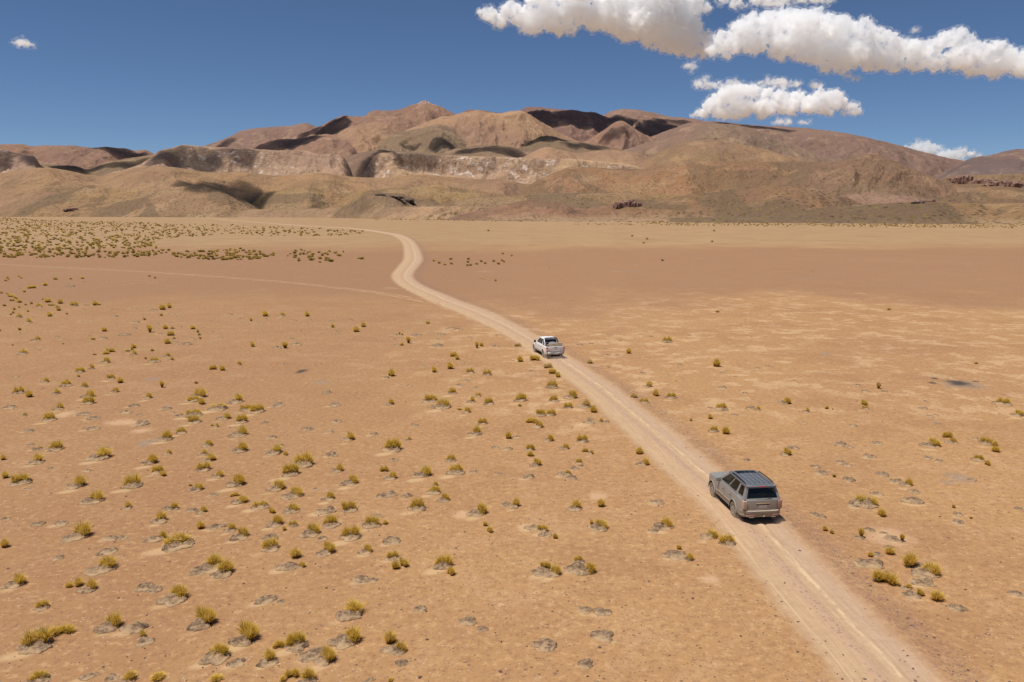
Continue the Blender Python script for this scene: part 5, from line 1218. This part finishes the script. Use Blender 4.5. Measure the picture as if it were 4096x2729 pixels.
for s_ in (1, -1):
    MB().tube([(-0.62, s_ * .655, 1.77), (-0.55, s_ * .665, 1.815), (0.2, s_ * .665, 1.835), (0.92, s_ * .655, 1.825), (1.02, s_ * .65, 1.77)], 0.026, 8).build('roof_rail', M['black'], suv)
    MB().box(-0.66, -0.56, s_ * .64 - .03, s_ * .64 + .03, 1.745, 1.80).build('rail_foot', M['dchrome'], suv, 0.012)
    # doors with handles
    for (a, b) in ((0.48, 1.10), (1.13, 2.05)) if False else ((0.30, 1.12), (1.15, 2.12)):
        d = patch(V, a, b, 0.46, 1.10, s_, 0.007, cut=bot).build('door', M['grey'], suv)
        MB().box(a + 0.06, a + 0.25, s_ * V(1, .95) - .012 + s_ * .03, s_ * V(1, .95) + .012 + s_ * .03, 0.93, 0.965).build('handle', M['dchrome'], d, 0.008)
        MB().tube([(a + 0.02, s_ * (V(1, .62) + 0.012), 0.62), (b - 0.02, s_ * (V(1, .62) + 0.012), 0.62)], 0.022, 6).build('moulding', M['bumper'], d)
    MB().tube([(-0.2, s_ * 0.885, 1.142), (0.9, s_ * 0.885, 1.145), (2.08, s_ * 0.868, 1.142)], 0.012, 6).build('window_trim', M['chrome'], suv)
    mr = MB().box(1.80, 1.95, s_ * 1.0 - .10, s_ * 1.0 + .14 if s_ > 0 else s_ * 1.0 + .10, 1.11, 1.29) if s_ > 0 else MB().box(1.80, 1.95, -1.14, -0.90, 1.11, 1.29)
    mr.build('mirror', M['grey'], suv, 0.03)
    MB().box(-1.085, -0.86, s_ * .835 - .09, s_ * .835 + .09, 0.72, 1.10).build('tail_light', M['dlens'] if s_ > 0 else M['duskred'], suv, 0.03)
    MB().box(3.40, 3.60, s_ * .68 - .16, s_ * .68 + .16, 0.72, 0.90).build('headlight', M['lens'], suv, 0.03)
    MB().box(-1.212, -1.18, s_ * .56 - .13, s_ * .56 + .13, 0.44, 0.50).build('reflector', M['duskred'], suv, 0.008)
    MB().box(-0.44, -0.405, s_ * .855 - .13, s_ * .855 + .13, 0.12, 0.40).build('mud_flap', M['tyre'], suv, 0.005)
    MB().lathe([(0.028, -0.10), (0.036, -0.10), (0.036, 0.10), (0.028, 0.10)], 14).build('exhaust', M['chrome'], suv).location = (-1.08, s_ * .52, 0.34)
tg = MB().box(-1.075, -0.98, -.68, .68, 0.66, 1.13).build('tailgate', M['grey'], suv, 0.03)
bmp = MB()
R = []
for k in range(25):
    a = -1 + k / 12; v = a * 0.965; uo = -1.19 + 0.34 * max(0, (abs(a) - 0.55) / 0.45) ** 2.2
    R.append([(-0.85, v * 0.93, 0.66), (uo + 0.05, v, 0.665), (uo, v, 0.64), (uo + 0.01, v, 0.54), (uo + 0.05, v, 0.52), (uo + 0.03, v, 0.40), (uo + 0.10, v * .97, 0.34), (-0.85, v * .9, 0.30)])
bmp.grid(R).build('bumper', M['bumper'], suv)
MB().box(-1.11, -1.07, -.33, .33, 0.965, 1.02).build('tailgate_trim', M['chrome'], tg, 0.012)
MB().box(-1.10, -1.07, -.33, .33, 0.70, 0.735).build('trim_bar', M['chrome'], tg, 0.008)
MB().box(-1.085, -1.074, -.20, .20, 0.77, 0.90).build('number_plate', M['plate'], tg)
MB().box(-1.082, -1.072, -.31, .31, 0.90, 0.965).build('plate_recess', M['black'], tg)
lettering('PILOT', tg, (-1.079, 0.53, 0.69), REAR, 0.065, M['chrome'])
lettering('4WD', tg, (-1.079, -0.56, 0.69), REAR, 0.05, M['chrome'])
lettering('H', tg, (-1.115, 0.0, 1.035), REAR, 0.10, M['chrome'], 'emblem')
MB().box(-0.955, -0.925, -.15, .15, 1.722, 1.762).build('brake_light', M['red'], suv, 0.008)
MB().box(-0.93, -0.76, -.70, .70, 1.725, 1.765).build('spoiler', M['grey'], suv, 0.015)
MB().tube([(-1.02, -0.05, 1.15), (-1.03, -0.45, 1.20)], 0.012, 6).build('wiper', M['black'], suv)
MB().box(-1.24, -1.15, -.05, .05, 0.40, 0.48).build('tow_hitch', M['chrome'], suv, 0.008)
MB().box(3.66, 3.74, -.5, .5, 0.55, 0.80).build('grille', M['chrome'], suv, 0.02)
st = MB()
for x in (0.25, 1.15):
    for y in (-.38, .38):
        b_ = MB().box(x, x + .5, y - .27, y + .27, 0.75, 1.0); b_.box(x - .1, x + .06, y - .27, y + .27, 1.0, 1.45); b_.box(x - .08, x + .02, y - .12, y + .12, 1.47, 1.62)
        b_.build('seat', M['seat'], suv)
MB().box(-.95, 2.3, -.84, .84, 0.72, 0.76).build('cabin_floor', M['seat'], suv)
def lump(name, size, mat, loc, rz, seed, label, cat):
    V_, F_ = ico(3); o_ = []
    for v in V_:
        q = Vector(v); k = 1 + 0.28 * mnoise.noise(q * 1.6 + Vector((seed, 0, 0))) + 0.10 * mnoise.noise(q * 5)
        qq = [math.copysign(abs(c) ** 0.75, c) for c in q]
        o_.append((qq[0] * size[0] * k, qq[1] * size[1] * k, (qq[2] * k + 0.9) * size[2]))
    me = bpy.data.meshes.new(name); me.from_pydata(o_, [], F_.tolist()); me.polygons.foreach_set('use_smooth', [True] * len(F_)); me.materials.append(mat)
    o = bpy.data.objects.new(name, me); COL.objects.link(o); o.location = loc; o.rotation_euler = (0, 0, rz); tag(o, label, cat); return o
def on(root, x, y, z): return root.matrix_world @ Vector((x, y, z))
bpy.context.view_layer.update()
lump('bag', (0.10, 0.17, 0.13), simple('yellow_fabric', (0.75, 0.42, 0.02), 0.8), on(suv, -0.72, -0.12, 1.16), suv.rotation_euler.z, 2, 'yellow bag behind the rear window of the grey car', 'bag')
lump('cloth', (0.10, 0.20, 0.06), simple('green_fabric', (0.03, 0.35, 0.17), 0.8), on(suv, -0.74, 0.24, 1.14), suv.rotation_euler.z, 5, 'crumpled green cloth behind the rear window of the grey car', 'cloth')
MB().box(-.92, -.35, -.8, .8, 0.78, 1.12).build('luggage_cover', M['seat'], suv, 0.02)

# ---- white pickup
pk = empty('pickup_truck', (3.963, 79.525, 0.004), 1.831)
tag(pk, 'dusty white double-cab pickup with loaded bed driving ahead on the track', 'pickup truck')
P = dict(u0=-1.16, u1=4.02, rr=0.25, rf=0.7, cr=0.10, cf=0.36, hw=0.925, wmid=0.78, wh=0.45, sill=0.42, ar=0.46, R=0.385, wb=3.15,
         top=[(-1.2, 1.17), (0.50, 1.17), (0.56, 1.13), (2.6, 1.13), (3.0, 1.14), (3.6, 1.08), (3.9, 0.98), (4.02, 0.80)])
V, bot, top = make_loft(P)
body_mesh(P, V, bot, top, bed=(-1.06, 0.48, 0.72)).build('body', M['white'], pk)
MB().box(-1.0, 3.8, -.72, .72, .33, .68).build('underbody', M['dark'], pk)
for x in (0.0, 3.15):
    for s_ in (1, -1): wheel(pk, x, s_ * 0.81, 0.385, 0.25, s_)
cabin(pk, (0.56, 0.855), (0.66, 0.665), (1.95, 0.65), (2.75, 0.84), 1.135, 1.72,
      [(0.06, 0.36, 0.14, 0.88), (0.40, 0.92, 0.14, 0.88)], [(0.07, 0.93, 0.10, 0.90)], [(0.05, 0.95, 0.05, 0.95)], M['white'], M['white'], 0.07)
for s_ in (1, -1):
    for (a, b) in ((0.62, 1.52), (1.55, 2.58)):
        d = patch(V, a, b, 0.52, 1.10, s_, 0.006, cut=bot).build('door', M['white'], pk)
        MB().box(a + 0.06, a + 0.24, s_ * (V(1, .95) + .022) - .012, s_ * (V(1, .95) + .022) + .012, 0.93, 0.97).build('handle', M['dchrome'], d, 0.008)
        MB().tube([(a + 0.05, s_ * (V(1, .62) + 0.008), 0.60), (b - 0.1, s_ * (V(1, .62) + 0.008), 0.66)], 0.02, 6).build('crease', M['white'], d)
    MB().box(2.45, 2.58, s_ * 1.02 - .11, s_ * 1.02 + .11, 1.12, 1.34).build('mirror', M['black'], pk, 0.03)
    tl_ = MB().box(-1.185, -1.00, s_ * .86 - .065, s_ * .86 + .065, 0.96, 1.16).build('tail_light', M['red'], pk, 0.02)
    MB().box(-1.187, -1.02, s_ * .86 - .062, s_ * .86 + .062, 0.80, 0.955).build('reverse_lens', M['lens'], tl_, 0.015)
    MB().box(-1.186, -1.02, s_ * .86 - .064, s_ * .86 + .064, 0.70, 0.80).build('lower_lens', M['red'], tl_, 0.015)
    MB().box(3.62, 3.9, s_ * .70 - .15, s_ * .70 + .15, 0.82, 1.0).build('headlight', M['lens'], pk, 0.03)
    for x in (0, 3.15): MB().box(x - .50, x - .465, s_ * .82 - .13, s_ * .82 + .13, 0.12, 0.46).build('mud_flap', M['plate'] if x == 0 else M['tyre'], pk, 0.006)
    MB().tube([(-1.0, s_ * .80, 1.195), (0.45, s_ * .80, 1.195)], 0.022, 6).build('bed_rail', M['black'], pk)
    MB().tube([(-0.15, s_ * .76, 1.19), (0.25, s_ * .70, 1.55), (0.47, s_ * .66, 1.76)], 0.028, 8).build('sport_bar_leg', M['chrome'], pk)
    MB().tube([(0.40, s_ * .76, 1.19), (0.46, s_ * .70, 1.5), (0.50, s_ * .66, 1.74)], 0.035, 8).build('sport_bar_post', M['black'], pk)
MB().tube([(0.48, .67, 1.72), (0.49, .60, 1.80), (0.49, 0, 1.825), (0.49, -.60, 1.80), (0.48, -.67, 1.72)], 0.045, 10).build('sport_bar', M['navy'], pk)
tg = MB().box(-1.19, -1.12, -.79, .79, 0.70, 1.175).build('tailgate', M['white'], pk, 0.02)
R = [(-1.197, .42, .98), (-1.197, .30, .80), (-1.197, -.30, .80), (-1.197, -.42, .98)]
MB().tube(R, 0.016, 6).build('tailgate_crease', M['white'], tg)
MB().box(-1.20, -1.18, -.13, .13, 1.08, 1.145).build('tailgate_handle', M['black'], tg, 0.01)
e_ = MB().lathe([(0.055, -0.006), (0.055, 0.006), (0.042, 0.006), (0.042, -0.006)], 20); e_.box(-.07, .07, -.006, .006, -.012, .012)
e_ = e_.build('emblem', M['dchrome'], tg); e_.location = (-1.205, 0, 0.985); e_.rotation_euler = (0, 0, math.pi / 2)
lettering('FRONTIER', tg, (-1.193, 0.56, 0.735), REAR, 0.055, M['dchrome'])
lettering('4x4', tg, (-1.193, -0.66, 0.735), REAR, 0.045, M['dchrome'])
R = []
for k in range(21):
    a = -1 + k / 10; v = a * 0.91; uo = -1.36 + 0.24 * max(0, (abs(a) - 0.6) / 0.4) ** 2; dz = -0.04 if abs(a) < 0.28 else 0
    R.append([(-1.05, v, 0.64), (uo + 0.03, v, 0.645 + dz), (uo, v, 0.62 + dz), (uo + 0.01, v, 0.48), (uo + 0.06, v, 0.45), (-1.05, v, 0.45)])
bp = MB().grid(R).build('bumper', M['dchrome'], pk)
MB().box(-1.375, -1.355, -.20, .20, 0.475, 0.575).build('number_plate', M['plate'], bp)
MB().tube([(1.25, 0.0, 1.79), (1.10, 0.0, 2.02)], 0.006, 5).build('antenna', M['black'], pk)
MB().box(3.97, 4.05, -.45, .45, 0.62, 0.92).build('grille', M['chrome'], pk, 0.02)
for x in (0.75, 1.7):
    for y in (-.36, .36):
        b_ = MB().box(x, x + .45, y - .25, y + .25, 0.8, 1.02); b_.box(x - .1, x + .05, y - .25, y + .25, 1.02, 1.42); b_.box(x - .08, x + .02, y - .11, y + .11, 1.44, 1.58)
        b_.build('seat', M['seat'], pk)
bpy.context.view_layer.update()
za = pk.rotation_euler.z
def placed(o, loc, rz, label, cat):
    o.location = loc; o.rotation_euler = (0, 0, rz); tag(o, label, cat); return o
cb = NT('raw_board', 0.85); cb.base(cb.mix(cb.ramp(cb.noise(cb.scalev(cb.pos(), 3, 3, 14), 1.0, 4), .35, .65), (0.50, 0.38, 0.26), (0.62, 0.49, 0.35)))
placed(MB().box(-.05, .05, -.68, .68, 0, .80).build('board', cb.m, None, 0.012), on(pk, -0.96, -0.06, 0.724), za, 'wide pale board standing upright against the pickup tailgate', 'board')
tarp = simple('grey_tarpaulin', (0.16, 0.175, 0.20), 0.75)
lump('tarp_bundle', (0.34, 0.44, 0.40), tarp, on(pk, -0.30, 0.02, 0.76), za, 3, 'lumpy blue-grey tarpaulin bundle in the pickup bed', 'bundle')
placed(MB().box(-.22, .22, -.20, .20, 0, .62).build('crate', simple('brown_box', (0.22, 0.17, 0.12), 0.85), None, 0.02), on(pk, -0.64, 0.50, 0.724), za, 'brown box beside the board in the pickup bed', 'box')
sw = MB().lathe([(0.19, -.1), (0.33, -.11), (0.36, -.05), (0.36, .05), (0.33, .11), (0.19, .1), (0.12, .04), (0.001, .04)], 28).build('spare_wheel', M['tyre'], None)
placed(sw, on(pk, 0.14, 0.52, 1.09), za - math.pi / 2 + 0.3, 'spare wheel leaning behind the pickup cab under the sport bar', 'spare wheel')
lump('pouch', (0.06, 0.07, 0.06), simple('yellow_green_cloth', (0.55, 0.55, 0.18), 0.8), on(pk, -0.72, -0.22, 1.40), za, 8, 'small yellow-green pouch sitting on top of the load in the pickup bed', 'pouch')

# dust kicked up behind the wheels
dm = vol_mat('road_dust_in_air', 0.42, (0.93, 0.80, 0.66), 0.1)
for root, spots, lab in ((pk, [(-0.9, .7, .18, .7, .40, .24), (-1.2, -.6, .16, .8, .45, .22), (-1.9, .1, .14, 1.0, .8, .2), (3.0, 1.0, .12, .6, .3, .16)], 'thin tan dust hanging behind the pickup wheels'),
                         (suv, [(-0.6, 1.0, .12, .5, .28, .16), (-1.3, -.9, .12, .8, .4, .16), (2.2, 1.05, .10, .5, .22, .13)], 'thin tan dust hanging beside the grey car wheels')):
    V_ = []; F_ = []; n = 0
    for (x, y, z, a, b, c) in spots:
        V_.append(np.array([tuple(on(root, x + q[0] * a, y + q[1] * b, max(z + q[2] * c, 0.02))) for q in ICO_V])); F_.append(ICO_F + n); n += len(ICO_V)
    o = link('dust', np_mesh('dust', np.vstack(V_), np.vstack(F_)), mat=dm); tag(o, lab, kind='stuff')
